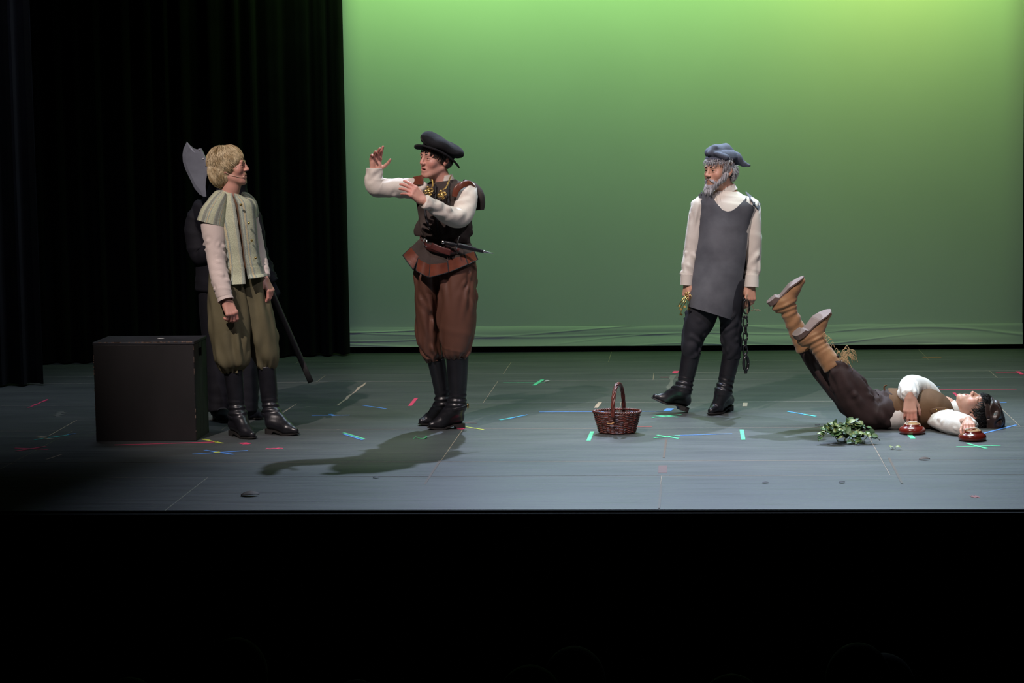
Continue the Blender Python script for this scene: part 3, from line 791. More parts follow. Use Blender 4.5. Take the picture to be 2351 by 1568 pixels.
ZB_T = [0, .27, .285, .42, .62, 1.0]; ZB_B = [0, 0, .020, .012, 0, .010]; ZB_U = [.032, .030, .029, .022, .010, .016]
FW_T = [0, .03, .12, .3, .45, .65, .8, .92, .98, 1.0]; FW_W = [.012, .024, .033, .031, .033, .043, .040, .028, .014, .003]
def build_boot(root, K, A, H, T, m, msole, rk=.062, ra=.046, up=None, name='boot', rkd=None, label=None, strap=None, width=1.0, lowres=False, slouch=0.0, flare=0.0):
    """K shaft top, A ankle, H heel on the ground, T toe tip on the ground"""
    K, A, H, T = [np.asarray(q, float) for q in (K, A, H, T)]
    f = unit(T - H); L = np.linalg.norm(T - H)
    up = unit(up if up is not None else (0, 0, 1)); up = unit(up - f * (up @ f)); s = np.cross(up, f)
    ball = H + f * L * .66 + up * .037; toe = H + f * (L - .026) + up * .027; heel = H + f * .042 + up * .068
    pr = [('rc', K + unit(K - A) * .07, A, rk, ra, 0), ('rc', A, heel, ra * .98, .037, .02), ('rc', A + f * .015, ball, ra, .036 * width, .035),
          ('rc', ball + s * .012 * width, toe, .030, .017, .02), ('rc', ball - s * .012 * width, toe, .030, .017, .02), ('rc', heel, ball, .036, .035, .02)]
    ax = unit(K - A)
    def post(g, d):
        q = g - H; t = (q @ f.astype(np.float32)) / L; h = q @ up.astype(np.float32)
        zt = np.interp(t, ZB_T, ZB_U).astype(np.float32)
        foot = h < .1
        d = np.where(foot, np.maximum(d, zt - .004 - h), d)
        return np.maximum(d, (g - K) @ ax.astype(np.float32))
    v, fc = sdf_mesh(pr, .006 if lowres else .0045, post=post)
    # creases at the ankle
    rel = (v - A) @ ax; w = np.exp(-((rel - .03) / .05) ** 2)
    dirn = v - A - rel[:, None] * ax; dn = dirn / (np.linalg.norm(dirn, axis=1)[:, None] + 1e-6)
    v = v + dn * (w * .0035 * np.sin(rel * 190 + 3 * nz(v, 18, 3)) + (slouch * .006 * np.sin(rel * 120 + 5.0 * nz(v, 16, 5)) * (.5 + .5 * nz(v, 20, 15)) * np.clip((rel + .05) / .05, 0, 1)) + .0012 * nz(v, 25, 8))[:, None]
    b = obj(name, (v, fc), m, root)
    if label: b['label'] = label
    n = 26; tt = np.linspace(0, 1, n); wd = np.interp(tt, FW_T, FW_W) * width + .003
    zb, zt = np.interp(tt, ZB_T, ZB_B), np.interp(tt, ZB_T, ZB_U)
    S = []
    for sgn, z in ((-1, zb), (1, zb), (1, zt), (-1, zt)): S.append(H + np.outer(tt * L, f) + np.outer(sgn * wd, s) + np.outer(z, up))
    V = np.vstack(S); fcs = []
    for i in range(n - 1):
        for a_, b_ in ((0, 1), (1, 2), (2, 3), (3, 0)): fcs.append([a_ * n + i, a_ * n + i + 1, b_ * n + i + 1, b_ * n + i])
    fcs += [[0, n, 2 * n, 3 * n], [n - 1, 4 * n - 1, 3 * n - 1, 2 * n - 1]]
    obj('sole', (V, fcs), msole, b, smooth=False)
    if strap is not None:
        c = A + np.array([0, 0, -.012]); A2 = np.linspace(0, 2 * PI, 40, endpoint=False)
        ring = [c + (ra + .010) * (math.cos(a) * f * 1.10 + math.sin(a) * s * 1.02) - .012 * math.cos(a) * up for a in A2] 
        ring.append(ring[0])
        g = tube(ring, .009, .0022, 8, 1, hint=(0, 0, 1)); g2 = tube(ring, .0022, .009, 8, 1, hint=(0, 0, 1))
        st = obj('strap', g2[:2], m, b)
        ba = strap; bc = c + (ra + .014) * (math.cos(ba) * f * 1.10 + math.sin(ba) * s * 1.02) - .012 * math.cos(ba) * up
        e1 = unit(-math.sin(ba) * f + math.cos(ba) * s); e2 = up
        loop = [bc + e1 * x * .010 + e2 * z * .013 for x, z in ((-1, -1), (1, -1), (1, 1), (-1, 1), (-1, -1))]
        g = join(*[tube([p, q], .0018, None, 6, 1) [:2] for p, q in zip(loop, loop[1:])])
        obj('buckle', g, M['brass'], b)
    return b
M['brass'] = pm('brass', (0.75, 0.52, 0.18), 0.25, 0.15, 20, metal=1.0)
M['steel'] = pm('polished_steel', (0.62, 0.60, 0.60), 0.22, 0.08, 20, metal=1.0)
M['black_leather'] = pm('black_leather', (0.010, 0.010, 0.013), 0.34, 0.25, 14, bump=0.12, bscale=90, spec=0.5)
M['black_sole'] = pm('black_sole', (0.014, 0.012, 0.011), 0.6, 0.2, 20)
M['linen'] = pm('cream_linen', (0.62, 0.56, 0.49), 0.85, 0.05, 8, bump=0.15, bscale=160, sheen=0.15)
M['linen_pink'] = pm('off_white_linen', (0.62, 0.52, 0.47), 0.85, 0.05, 8, bump=0.15, bscale=160, sheen=0.15)
M['linen_white'] = pm('white_cotton', (0.72, 0.69, 0.64), 0.85, 0.04, 8, bump=0.15, bscale=160, sheen=0.15)

def under_body(prims, h=.014):
    v, f = sdf_mesh(prims, h); return v, f

# ================================================================== BLOND ACTOR IN THE SAGE VEST
def stripe_material():
    m = bpy.data.materials.new('sage_brocade'); n, l = nodes(m); b = n['Principled BSDF']
    tc = n.new('ShaderNodeTexCoord'); sp = n.new('ShaderNodeSeparateXYZ'); l.new(tc.outputs['UV'], sp.inputs[0])
    mu = n.new('ShaderNodeMath'); mu.operation = 'MULTIPLY'; mu.inputs[1].default_value = 7.0; l.new(sp.outputs['X'], mu.inputs[0])
    fr = n.new('ShaderNodeMath'); fr.operation = 'FRACT'; l.new(mu.outputs[0], fr.inputs[0])
    cr = n.new('ShaderNodeValToRGB'); cr.color_ramp.interpolation = 'CONSTANT'
    cols = [(0, (.42, .44, .32)), (.30, (.27, .31, .28)), (.36, (.46, .40, .26)), (.46, (.27, .31, .28)), (.52, (.36, .39, .31)), (.60, (.22, .23, .20)), (.84, (.30, .33, .28)), (.92, (.44, .44, .32))]
    e = cr.color_ramp.elements
    e[0].position = 0; e[0].color = (*cols[0][1], 1); e[1].position = cols[1][0]; e[1].color = (*cols[1][1], 1)
    for p, c in cols[2:]:
        q = e.new(p); q.color = (*c, 1)
    l.new(fr.outputs[0], cr.inputs['Fac'])
    nzn = n.new('ShaderNodeTexVoronoi'); nzn.inputs['Scale'].default_value = 210; l.new(tc.outputs['Object'], nzn.inputs['Vector'])
    r2 = n.new('ShaderNodeValToRGB'); r2.color_ramp.elements[0].color = (.62, .62, .60, 1); r2.color_ramp.elements[1].color = (1.25, 1.25, 1.2, 1); r2.color_ramp.elements[1].position = .7
    l.new(nzn.outputs['Distance'], r2.inputs['Fac'])
    mx = n.new('ShaderNodeMix'); mx.data_type = 'RGBA'; mx.blend_type = 'MULTIPLY'; mx.inputs[0].default_value = .8
    l.new(cr.outputs['Color'], mx.inputs[6]); l.new(r2.outputs['Color'], mx.inputs[7]); l.new(mx.outputs[2], b.inputs['Base Color'])
    b.inputs['Roughness'].default_value = .9; b.inputs['Specular IOR Level'].default_value = .2
    bp = n.new('ShaderNodeBump'); bp.inputs['Strength'].default_value = .35; bp.inputs['Distance'].default_value = .002
    l.new(nzn.outputs['Distance'], bp.inputs['Height']); l.new(bp.outputs['Normal'], b.inputs['Normal'])
    return m
M['brocade'] = stripe_material()
M['olive'] = pm('olive_wool', (0.125, 0.110, 0.062), 0.9, 0.12, 9, bump=0.2, bscale=260, spec=0.2)
M['blond'] = pm('blond_hair', (0.40, 0.265, 0.115), 0.42, 0.45, 22, col2=(0.86, 0.72, 0.47))
M['blond_brow'] = pm('light_brow', (0.20, 0.12, 0.06), 0.7, 0.2, 40)
M['lining'] = pm('brown_lining', (0.13, 0.07, 0.035), 0.8, 0.2, 20)
M['wire'] = pm('beige_wire', (0.75, 0.55, 0.42), 0.4, 0.1, 20)

f1 = Fig(F(600, 996)[1])
p1 = thing('person', 'blond actor in sage brocade vest, olive breeches and black boots, head turned right', 'person', F(600, 998))
R1 = rotz(math.radians(86)) @ rotx(-.10)
c1 = f1.J(528, 383, 0)
bh, W1 = build_head(c1, R1, .985, p1, M['skin'], [(f1.J(531, 430), .050), (f1.J(525, 456), .054), (f1.J(525, 485, .02), .085)], mouth=.004, brow=M['blond_brow'], browth=.0012)
wr_ = f1.J(520, 690, -.225)
hR = build_hand(wr_, f1.J(541, 742, -.25) - wr_, np.array([-.55, .80, -.2]), 'R', [(30, 50, 30), (38, 55, 35), (42, 58, 35), (48, 55, 35)], 2, (-18, 25), 1.0)
wl_ = f1.J(608, 640, .05)
hL = build_hand(wl_, f1.J(631, 690, .03) - wl_, np.array([-.8, .3, 0.2]), 'L', [(25, 35, 20), (30, 40, 25), (35, 40, 25), (40, 40, 25)], 3, (-10, 20), .96)
torso = under_body([('rc', f1.J(527, 480, .02), f1.J(545, 620, .02), .10, .10, 0), ('rc', f1.J(500, 485, -.06), f1.J(496, 585, -.135), .035, .03, .03), ('rc', f1.J(496, 585, -.135), wr_, .03, .024, .03),
                    ('rc', f1.J(572, 485, .1), f1.J(590, 570, .13), .03, .027, .03), ('rc', f1.J(590, 570, .13), wl_, .027, .022, .02),
                    ('rc', f1.J(528, 650, -.03), f1.J(530, 800, -.05), .07, .045, .03), ('rc', f1.J(580, 650, .05), f1.J(606, 800, .08), .06, .045, .03)])
obj('body', merge_col(bh, hR, hL, torso), M['skin'], p1)
# wig
def keep1(p): return p[2] > np.interp(p[1], [-.1, -.06, -.035, -.01, .02, .05, .12], [.048, .046, .018, -.006, -.02, -.045, -.05])
hp = [('el', (0, .026, .046), (.086, .102, .082), 0), ('el', (0, .062, -.010), (.078, .066, .082), .03), ('el', (0, .070, -.070), (.058, .048, .050), .03),
      ('-el', (0, -.105, -.035), (.075, .078, .098), .012), ('-el', (0, -.016, -.092), (.10, .052, .075), .014)]
hv, hf = sdf_mesh(hp, .005)
hv = hv + (unit([0, 0, 1]) * 0) + (hv - CR_C) * (.035 * nz(hv, 55, 4))[:, None]
def flow1(p): return p - np.array([0, .045, .13]) + np.array([0, -.03 if p[1] < .02 else .02, -.03])
l1 = scalp_locks(W1, keep1, 5200, .074, .0018, .013, 5, flow=flow1, rad=.007, center=np.array([0, .026, .046]), radii=np.array([.078, .094, .076]), jit=.26, curl=.001)
l2 = scalp_locks(W1, lambda p: p[1] > -.005 and -.09 < p[2] < .055, 2600, .066, .0018, .006, 6, flow=lambda p: np.array([0, -.05, -1.0]), center=np.array([0, .058, -.022]), radii=np.array([.085, .077, .096]), jit=.16, curl=.001)
l3 = scalp_locks(W1, lambda p: abs(p[0]) > .05 and -.022 < p[1] < .06 and -.005 < p[2] < .05, 700, .060, .0018, .010, 9, flow=lambda p: np.array([0, -.25, -1.0]), rad=.012, jit=.25)
obj('hair', join((W1(hv), hf), l1, l2, l3), M['blond'], p1)
# vest
vest_rows = [(525, 446, .03, 27, .070), (524, 452, .025, 38, .088), (524, 464, .02, 51, .105), (527, 482, .015, 58, .115), (532, 510, .01, 56, .122), (538, 545, .0, 53, .12), (543, 580, .0, 52, .118), (546, 606, .0, 54, .12), (547, 616, .0, 55, .122)]
vv = f1.limb(vest_rows, ns=90, per=5, cap=(False, False), th=(math.radians(246), math.radians(240) + 2 * PI), disp=wrinkle(.003, 5, 1, 3, big=.004, bf=12))
vest = obj('vest', vv, M['brocade'], p1, solid=.008)
obj('shirt_front', f1.limb([(526, 444, .02, 23, .07), (526, 462, .02, 45, .095), (532, 510, .01, 51, .112), (543, 580, .0, 47, .108), (547, 618, .0, 49, .11)], ns=40, per=4), M['lining'], p1)
for th0, th1, seed, fl_ in ((246, 295, 1, 1.10), (297, 352, 2, 1.06), (-6, 60, 3, 1.08), (62, 140, 4, 1.08), (176, 241, 5, 1.16)):
    rows = [(547, 610, .0, 55.8, .1245), (547, 630, .0, 57 * (1 + (fl_ - 1) * .5), .128), (548, 649 if th0 < 170 or th0 > 240 else 640, .0, 58 * fl_, .132 * fl_)]
    obj('skirt_panel', f1.limb(rows, ns=22, per=5, cap=(False, False), th=(math.radians(th0), math.radians(th1)), disp=wrinkle(0, 1, 1, seed, big=.003)), M['brocade'], vest, solid=.008)
for i, (bx, by) in enumerate(((553, 470), (571, 512), (578, 552), (587, 592))):
    pt = f1.J(bx, by, -.118 + .012 * i)
    g = lathe(pt, [(.0005, -.006), (.006, -.005), (.0085, 0), (.006, .005), (.0005, .006)], 12, rotx(PI / 2))
    obj('button', g, M['brass'], vest)
obj('shoulder_wing', f1.limb([(512, 450, -.04, 12, .05), (501, 468, -.07, 22, .07), (491, 490, -.085, 30, .08), (485, 513, -.09, 33, .082)], ns=40, per=5, cap=(False, False), disp=wrinkle(0, 1, 1, 7, big=.003)), M['brocade'], vest, solid=.008)
obj('shoulder_wing', f1.limb([(558, 447, .06, 4, .02), (564, 455, .08, 12, .045), (572, 470, .10, 17, .06), (576, 486, .10, 16, .065), (577, 499, .10, 14, .065)], ns=30, per=5, cap=(True, False)), M['brocade'], vest, solid=.008)
# sleeves
obj('sleeve', f1.limb([(497, 476, -.08, 12), (492, 488, -.09, 22), (488, 508, -.095, 27), (491, 540, -.11, 26), (495, 575, -.13, 23.5), (499, 610, -.155, 20.5), (506, 645, -.19, 20.5), (513, 672, -.215, 18), (517, 684, -.222, 16)], ns=44, per=9,
     disp=wrinkle(.007, 9, 1, 11, .55, 1.0, big=.005, bf=13, cre=22, ca=.007, cdir=(.6, .4, -.5), cj=.5, cl=.05, cw=.008, clo=.4)), M['linen_pink'], p1)
obj('cuff', f1.limb([(515, 677, -.215, 16.5), (519, 690, -.225, 17.5)], ns=36, per=4, cap=(False, False), disp=wrinkle(0, 1, 1, 3, big=.003, bf=30)), M['linen_pink'], p1, solid=.006)
obj('sleeve', f1.limb([(572, 485, .10, 17), (582, 530, .13, 18), (592, 575, .13, 17), (601, 612, .09, 16), (607, 636, .06, 14)], ns=30, per=7, disp=wrinkle(.007, 7, 1, 12)), M['linen_pink'], p1)
# breeches
bl_ = f1.limb([(520, 622, -.02, 40, .12), (522, 650, -.03, 44, .12), (523, 700, -.04, 48, .125), (526, 750, -.05, 50, .13), (530, 795, -.055, 45, .125), (532, 826, -.06, 42, .115), (532, 843, -.06, 32, .09), (533, 856, -.06, 22, .06)], ns=100, per=8,
    disp=wrinkle(0, 3, 2, 21, gather=.008, gn=13, big=.009, bf=9, cre=24, ca=.012, cdir=(.1, 0, -1), cj=.15, cl=.17, cw=.020))
br_ = f1.limb([(570, 622, .05, 36, .11), (577, 650, .05, 37, .115), (586, 700, .06, 39, .12), (597, 750, .07, 39, .12), (604, 790, .08, 37, .115), (609, 818, .085, 34.5, .105), (611, 836, .085, 28, .085), (611, 848, .085, 21, .06)], ns=100, per=8,
    disp=wrinkle(0, 3, 2, 22, gather=.008, gn=13, big=.009, bf=9, cre=24, ca=.012, cdir=(.1, 0, -1), cj=.15, cl=.17, cw=.020))
obj('breeches', join(bl_, br_), M['olive'], p1)
# boots
hA, tA = F(531, 1001), F(586, 1008)
build_boot(p1, f1.J(535, 850, -.06), f1.J(545, 951, -.075), hA + np.array([-.01, .06, 0]), tA + np.array([.0, -.03, 0]), M['black_leather'], M['black_sole'], .062, .046, strap=2.6)
hB, tB = F(612, 996), F(686, 1000)
build_boot(p1, f1.J(611, 842, .085), f1.J(622, 947, .06), hB + np.array([-.005, .02, 0]), tB, M['black_leather'], M['black_sole'], .063, .047, strap=-1.2)
# headset
mic = [W1(q) for q in ((-.080, .006, -.034), (-.068, -.03, -.054), (-.054, -.062, -.068), (-.036, -.086, -.070))]
o_ = obj('microphone', join(tube(mic, .0013, None, 6, 5)[:2], lathe(mic[-1], [(.0003, -.0035), (.003, -.002), (.003, .002), (.0003, .0035)], 8)), M['wire'], p1)
o_['label'] = 'thin beige headset microphone along the cheek'

# ================================================================== HOODED ACTOR BEHIND
M['black_cloth'] = pm('black_cotton', (0.006, 0.006, 0.010), 0.8, 0.2, 9, bump=0.15, bscale=150, spec=0.3)
M['black_hood'] = pm('black_hood', (0.006, 0.006, 0.011), 0.85, 0.2, 9, spec=0.2)
M['navy_shoe'] = pm('dark_suede', (0.007, 0.009, 0.015), 0.8, 0.2, 20)
f5 = Fig(F(560, 962)[1])
p5 = thing('person', 'hooded actor all in black standing behind the blond actor', 'person', F(540, 964))
c5 = f5.J(527, 402, 0)
R5 = rotz(.35)
bh5, W5 = build_head(c5, R5, .97, p5, M['skin'], [(f5.J(526, 450), .052), (f5.J(524, 490), .08)])
w5a, w5b = f5.J(528, 505, -.16), f5.J(622, 648, -.12)
h5a = build_hand(w5a, f5.J(545, 492, -.2) - w5a, np.array([.3, .9, .2]), 'R', [(45, 70, 40)] * 4, 0, (-10, 40), .95)
h5b = build_hand(w5b, f5.J(632, 672, -.13) - w5b, np.array([-.8, .5, 0]), 'L', [(50, 75, 40)] * 4, 0, (-10, 40), .95)
t5 = under_body([('rc', f5.J(522, 490, .02), f5.J(525, 640, .02), .11, .11, 0), ('rc', f5.J(452, 500), f5.J(460, 575, -.03), .03, .03, .02), ('rc', f5.J(462, 575, -.05), w5a, .03, .024, .02),
                 ('rc', f5.J(585, 500), f5.J(600, 580, 0), .04, .036, .02), ('rc', f5.J(600, 580), w5b, .034, .026, .02), ('rc', f5.J(495, 660), f5.J(505, 880), .07, .05, .02), ('rc', f5.J(552, 660), f5.J(570, 870), .07, .05, .02)])
obj('body', merge_col(bh5, t5), M['skin'], p5)
obj('glove', h5a[:2], M['black_hood'], p5)
obj('glove', h5b[:2], M['black_hood'], p5)
hd = sdf_mesh([('rc', f5.J(525, 392, .02), f5.J(525, 420, .02), .105, .10, 0), ('rc', f5.J(524, 425, .03), f5.J(518, 505, .03), .11, .20, .05), ('rc', f5.J(505, 470, .02), f5.J(455, 500, .01), .07, .05, .05), ('rc', f5.J(545, 470, .02), f5.J(582, 500, .01), .07, .045, .05),
               ('-el', c5 + R5 @ np.array([0, -.10, -.015]), (.06, .07, .08), .02)], .009)
hdv = hd[0] + (np.array([1, 0, 0.0])[None] * (.006 * nz(hd[0] * np.array([1, 1, .3]), 40, 5))[:, None])
obj('hood', (hdv, hd[1]), M['black_hood'], p5)
obj('shirt', f5.limb([(520, 470, .02, 70, .10), (516, 500, .02, 82, .13), (518, 560, .01, 76, .135), (520, 620, .0, 72, .14), (520, 668, .0, 74, .15)], ns=60, per=7, disp=wrinkle(.008, 5, 2, 31, big=.008)), M['black_cloth'], p5)
obj('sleeve', f5.limb([(462, 474, .0, 7), (451, 490, .0, 17), (447, 520, -.01, 23), (455, 560, -.03, 26), (466, 588, -.06, 24), (490, 575, -.12, 22), (515, 535, -.15, 19), (527, 508, -.16, 15)], ns=40, per=8, disp=wrinkle(.012, 7, 1, 33, big=.006)), M['black_cloth'], p5)
obj('sleeve', f5.limb([(572, 476, .0, 7), (581, 492, .0, 17), (588, 530, -.01, 20), (594, 575, -.03, 19), (607, 612, -.08, 18), (620, 638, -.12, 15), (627, 648, -.12, 14)], ns=40, per=8, disp=wrinkle(.010, 7, 1, 34, big=.005)), M['black_cloth'], p5)
tr5 = [f5.limb([(cx, 650, 0, 36, .12), (cx, 720, 0, 34, .11), (cx2, 820, 0, 29, .09), (cx3, 900, -.01, 26, .085), (cx3, 945, -.02, 25, .085)], ns=40, per=8, disp=wrinkle(.010, 9, 1, 35 + k, .45, 1.0, big=.008)) for k, (cx, cx2, cx3) in enumerate(((492, 498, 503), (548, 560, 566)))]
obj('trousers', join(*tr5), M['black_cloth'], p5)
build_boot(p5, f5.J(503, 930, 0), f5.J(503, 948, 0), F(492, 965) + np.array([0, .06, 0]), F(527, 972), M['navy_shoe'], M['black_sole'], .05, .046, name='shoe', lowres=True)
build_boot(p5, f5.J(568, 925, 0), f5.J(568, 945, 0), F(550, 958) + np.array([0, .03, 0]), F(603, 964), M['navy_shoe'], M['black_sole'], .05, .046, name='shoe', lowres=True)

# ---- executioner's axe
M['axe_steel'] = pm('painted_axe_blade', (0.26, 0.28, 0.34), 0.42, 0.12, 14, metal=0.55, bump=0.06, bscale=30)
M['black_wood'] = pm('black_painted_wood', (0.016, 0.015, 0.015), 0.55, 0.4, 12, stretch=(1, 1, .2))
fa = Fig(f5.Y - .20)
ax = thing('axe', 'large broad-bladed axe with long black handle held behind the blond actor', 'axe', fa.J(714, 880))
out = [(429, 325), (436, 333), (446, 341), (453, 343), (459, 340), (463, 341), (470, 356), (478, 375), (482, 390), (476, 398), (473, 415), (472, 430), (474, 451), (467, 451), (458, 446), (447, 433), (437, 412), (427, 392), (420, 372), (419, 356), (421, 342)]
pts = np.array([fa.J(x, y) for x, y in out]); cc = np.array([fa.J(455, 385)])
n_ = len(pts); edge_t = np.array([.0008 if (i >= 14 or i in (0, 1)) else .004 for i in range(n_)])
inn = pts + (cc - pts) * .22
V = np.vstack([pts + np.outer(-edge_t, [0, 1, 0]), pts + np.outer(edge_t, [0, 1, 0]), inn - [0, .005, 0], inn + [0, .005, 0], cc - [0, .005, 0], cc + [0, .005, 0]])
fs = []
for i in range(n_):
    j = (i + 1) % n_
    fs += [[i, j, n_ + j, n_ + i], [i, 2 * n_ + i, 2 * n_ + j, j], [n_ + i, n_ + j, 3 * n_ + j, 3 * n_ + i], [2 * n_ + i, 4 * n_, 2 * n_ + j], [3 * n_ + i, 3 * n_ + j, 4 * n_ + 1]]
blade = obj('blade', (V, fs), M['axe_steel'], ax, smooth=False)
for q in ((458.5, 345), (467, 364), (473.5, 380)):
    obj('rivet', lathe(fa.J(*q) - [0, .006, 0], [(.0055, 0), (.0045, .0025), (.0005, .004)], 12, rotx(PI / 2)), M['steel'], blade)
obj('handle', tube([fa.J(492, 362), fa.J(550, 497), fa.J(632, 690), fa.J(714, 878)], [.017, .017, .018, .0185], [.012, .012, .012, .013], 20, 6, power=3.2), M['black_wood'], ax)

# ================================================================== BERET ACTOR
M['doublet'] = pm('brown_twill', (0.056, 0.043, 0.038), 0.9, 0.15, 10, bump=0.2, bscale=220, spec=0.15)
M['satin'] = pm('brown_satin', (0.110, 0.048, 0.032), 0.42, 0.10, 8, bump=0.04, bscale=60)
M['red_leather'] = pm('red_brown_leather', (0.130, 0.036, 0.020), 0.28, 0.25, 16, bump=0.10, bscale=70, coat=0.25)
M['belt_leather'] = pm('oxblood_belt', (0.070, 0.018, 0.016), 0.35, 0.2, 25, bump=0.06)
M['black_trim'] = pm('black_binding', (0.006, 0.006, 0.008), 0.7, 0.2, 20)
M['felt'] = pm('charcoal_felt', (0.013, 0.013, 0.015), 0.95, 0.3, 16, bump=0.25, bscale=90, sheen=0.05, spec=0.15)
M['dark_hair'] = pm('dark_hair', (0.014, 0.010, 0.008), 0.45, 0.3, 30)
M['gold'] = pm('gold', (0.70, 0.48, 0.16), 0.28, 0.2, 30, metal=1.0)

f2 = Fig(F(1030, 984)[1])
p2 = thing('person', 'actor in black beret, brown doublet and satin breeches gesturing with both arms', 'person', F(1030, 984))
R2 = roty(.10) @ rotz(math.radians(-47)) @ rotx(.04)
c2 = f2.J(1001, 364, 0)
bh2, W2 = build_head(c2, R2, 1.0, p2, M['skin'], [(f2.J(1008, 405, .02), .054), (f2.J(1022, 430, .03), .062), (f2.J(1025, 455, .03), .09)], mouth=.005, mw=1.45, brow=M['dark_hair'])
w2r = f2.J(861, 394, -.10); w2l = f2.J(972, 461, -.34)
h2r = build_hand(w2r, f2.J(863, 345, -.13) - w2r, np.array([.35, -.92, .2]), 'R', [(8, 8, 5), (16, 26, 14), (22, 34, 20), (28, 38, 24)], 7, (14, 4), .94)
h2l = build_hand(w2l, f2.J(935, 428, -.38) - w2l, np.array([-.10, .80, -.60]), 'L', [(18, 20, 12), (24, 22, 14), (28, 24, 14), (34, 26, 16)], 9, (-2, 14), .97)
t2 = under_body([('rc', f2.J(1024, 460, .03), f2.J(1022, 560, .03), .10, .09, 0), ('rc', f2.J(950, 434, -.03), f2.J(872, 431, -.09), .035, .03, .02), ('rc', f2.J(870, 431, -.09), w2r, .03, .025, .02),
                 ('rc', f2.J(1074, 440, -.01), f2.J(1060, 490, -.11), .035, .032, .02), ('rc', f2.J(1052, 494, -.15), w2l, .026, .024, .02), ('rc', f2.J(992, 600, .03), f2.J(990, 800, .06), .05, .04, .02), ('rc', f2.J(1048, 600, -.02), f2.J(1050, 800, -.03), .07, .05, .02)])
obj('body', merge_col(bh2, h2r, h2l, t2), M['skin'], p2)
lk = scalp_locks(W2, lambda p: p[2] < .075 and p[2] > np.interp(p[1], [-.1, -.06, -.03, 0, .04, .12], [.066, .060, .026, .0, -.04, -.05]), 900, .045, .0025, .005, 15, rad=.006)
hb2 = sdf_mesh([('el', (0, .022, .042), (.083, .098, .080), 0), ('el', (0, .05, -.01), (.072, .066, .06), .02), ('-el', (0, -.105, -.02), (.070, .065, .088), .01), ('-el', (0, -.012, -.075), (.10, .05, .08), .01), ('-el', (0, .03, .150), (.16, .16, .075), .005)], .005)
obj('hair', join((W2(hb2[0]), hb2[1]), lk), M['dark_hair'], p2)
# beret: tilted hat built in its own frame
Rh = roty(math.radians(21)) @ rotz(math.radians(-30)) @ rotx(math.radians(-6))
hc = f2.J(1003, 350, .025)
def hat_W(q): return hc + np.asarray(q) @ Rh.T
A_ = np.linspace(0, 2 * PI, 72, endpoint=False)
def brim_fn(u, v):
    a = u * 2 * PI
    fr_ = np.maximum(0, np.cos(a - 3.75))
    r = .094 + v * (.050 + .016 * np.cos(a - .6) + .010 * fr_)
    z = -.022 * v * np.cos(2 * (a - .52)) - .010 * v + .006 * v * np.sin(3 * a + 2.0)
    return hat_W(np.stack([r * np.cos(a) * .98, r * 1.10 * np.sin(a), z + .004], -1))
hat = obj('beret', sheet(brim_fn, 73, 10), M['felt'], p2, solid=.009)
cr_v = []
prof = [(.100, -.004), (.106, .014), (.126, .022), (.142, .036), (.144, .052), (.130, .070), (.10, .084), (.05, .090), (.001, .089)]
pv = catmull(np.array(prof), 33)
V = []
for r, z in pv:
    w = 1 + .05 * np.sin(3 * A_ + 1) * (r / .15) + .03 * np.sin(7 * A_ + 2) * (r / .15)
    xx, yy = r * w * np.cos(A_) * .95, r * w * np.sin(A_) * 1.02
    sl_ = z / .095
    V.append(np.stack([xx + .020 * sl_, yy + .014 * sl_, z - .12 * sl_ * (xx * .87 + yy * .5) + .008 * np.sin(2 * A_ + .5) * (r / .15) + .006 * np.sin(5 * A_) * (r / .15)], -1))
V = np.vstack(V); n_ = len(A_)
fs = [[i * n_ + j, i * n_ + (j + 1) % n_, (i + 1) * n_ + (j + 1) % n_, (i + 1) * n_ + j] for i in range(len(pv) - 1) for j in range(n_)]
obj('crown', (hat_W(V), fs), M['felt'], hat, solid=.005)
# doublet
dv = f2.limb([(1018, 414, .04, 30, .075), (1019, 424, .04, 48, .095), (1021, 438, .035, 62, .11), (1023, 460, .03, 66, .125), (1024, 490, .025, 65, .13), (1024, 516, .02, 66, .14), (1024, 534, .02, 65, .14), (1024, 546, .02, 58, .128), (1023, 554, .02, 50, .11), (1023, 566, .02, 50, .11)], ns=120, per=8,
    disp=wrinkle(.003, 4, 2, 41, .35, 1.0, big=.009, bf=11, cre=40, ca=.013, cdir=(.25, 0, -1), cj=.35, clo=.3, cw=.017, cl=.11))
dbl = obj('doublet', dv, M['doublet'], p2)
obj('shirt_collar', f2.limb([(1016, 404, .035, 22, .062), (1018, 416, .035, 25, .066)], ns=36, per=4, cap=(False, False)), M['linen'], p2, solid=.006)
for rows in ([(1000, 425, -.075), (1000, 470, -.11), (1003, 520, -.12), (1010, 548, -.11)], [(1028, 428, -.085), (1030, 470, -.11)], [(980, 428, -.06), (975, 475, -.08), (982, 515, -.10), (1000, 545, -.115)]):
    obj('binding', tube([f2.J(*r) for r in rows], .006, .003, 8, 6), M['black_trim'], dbl)
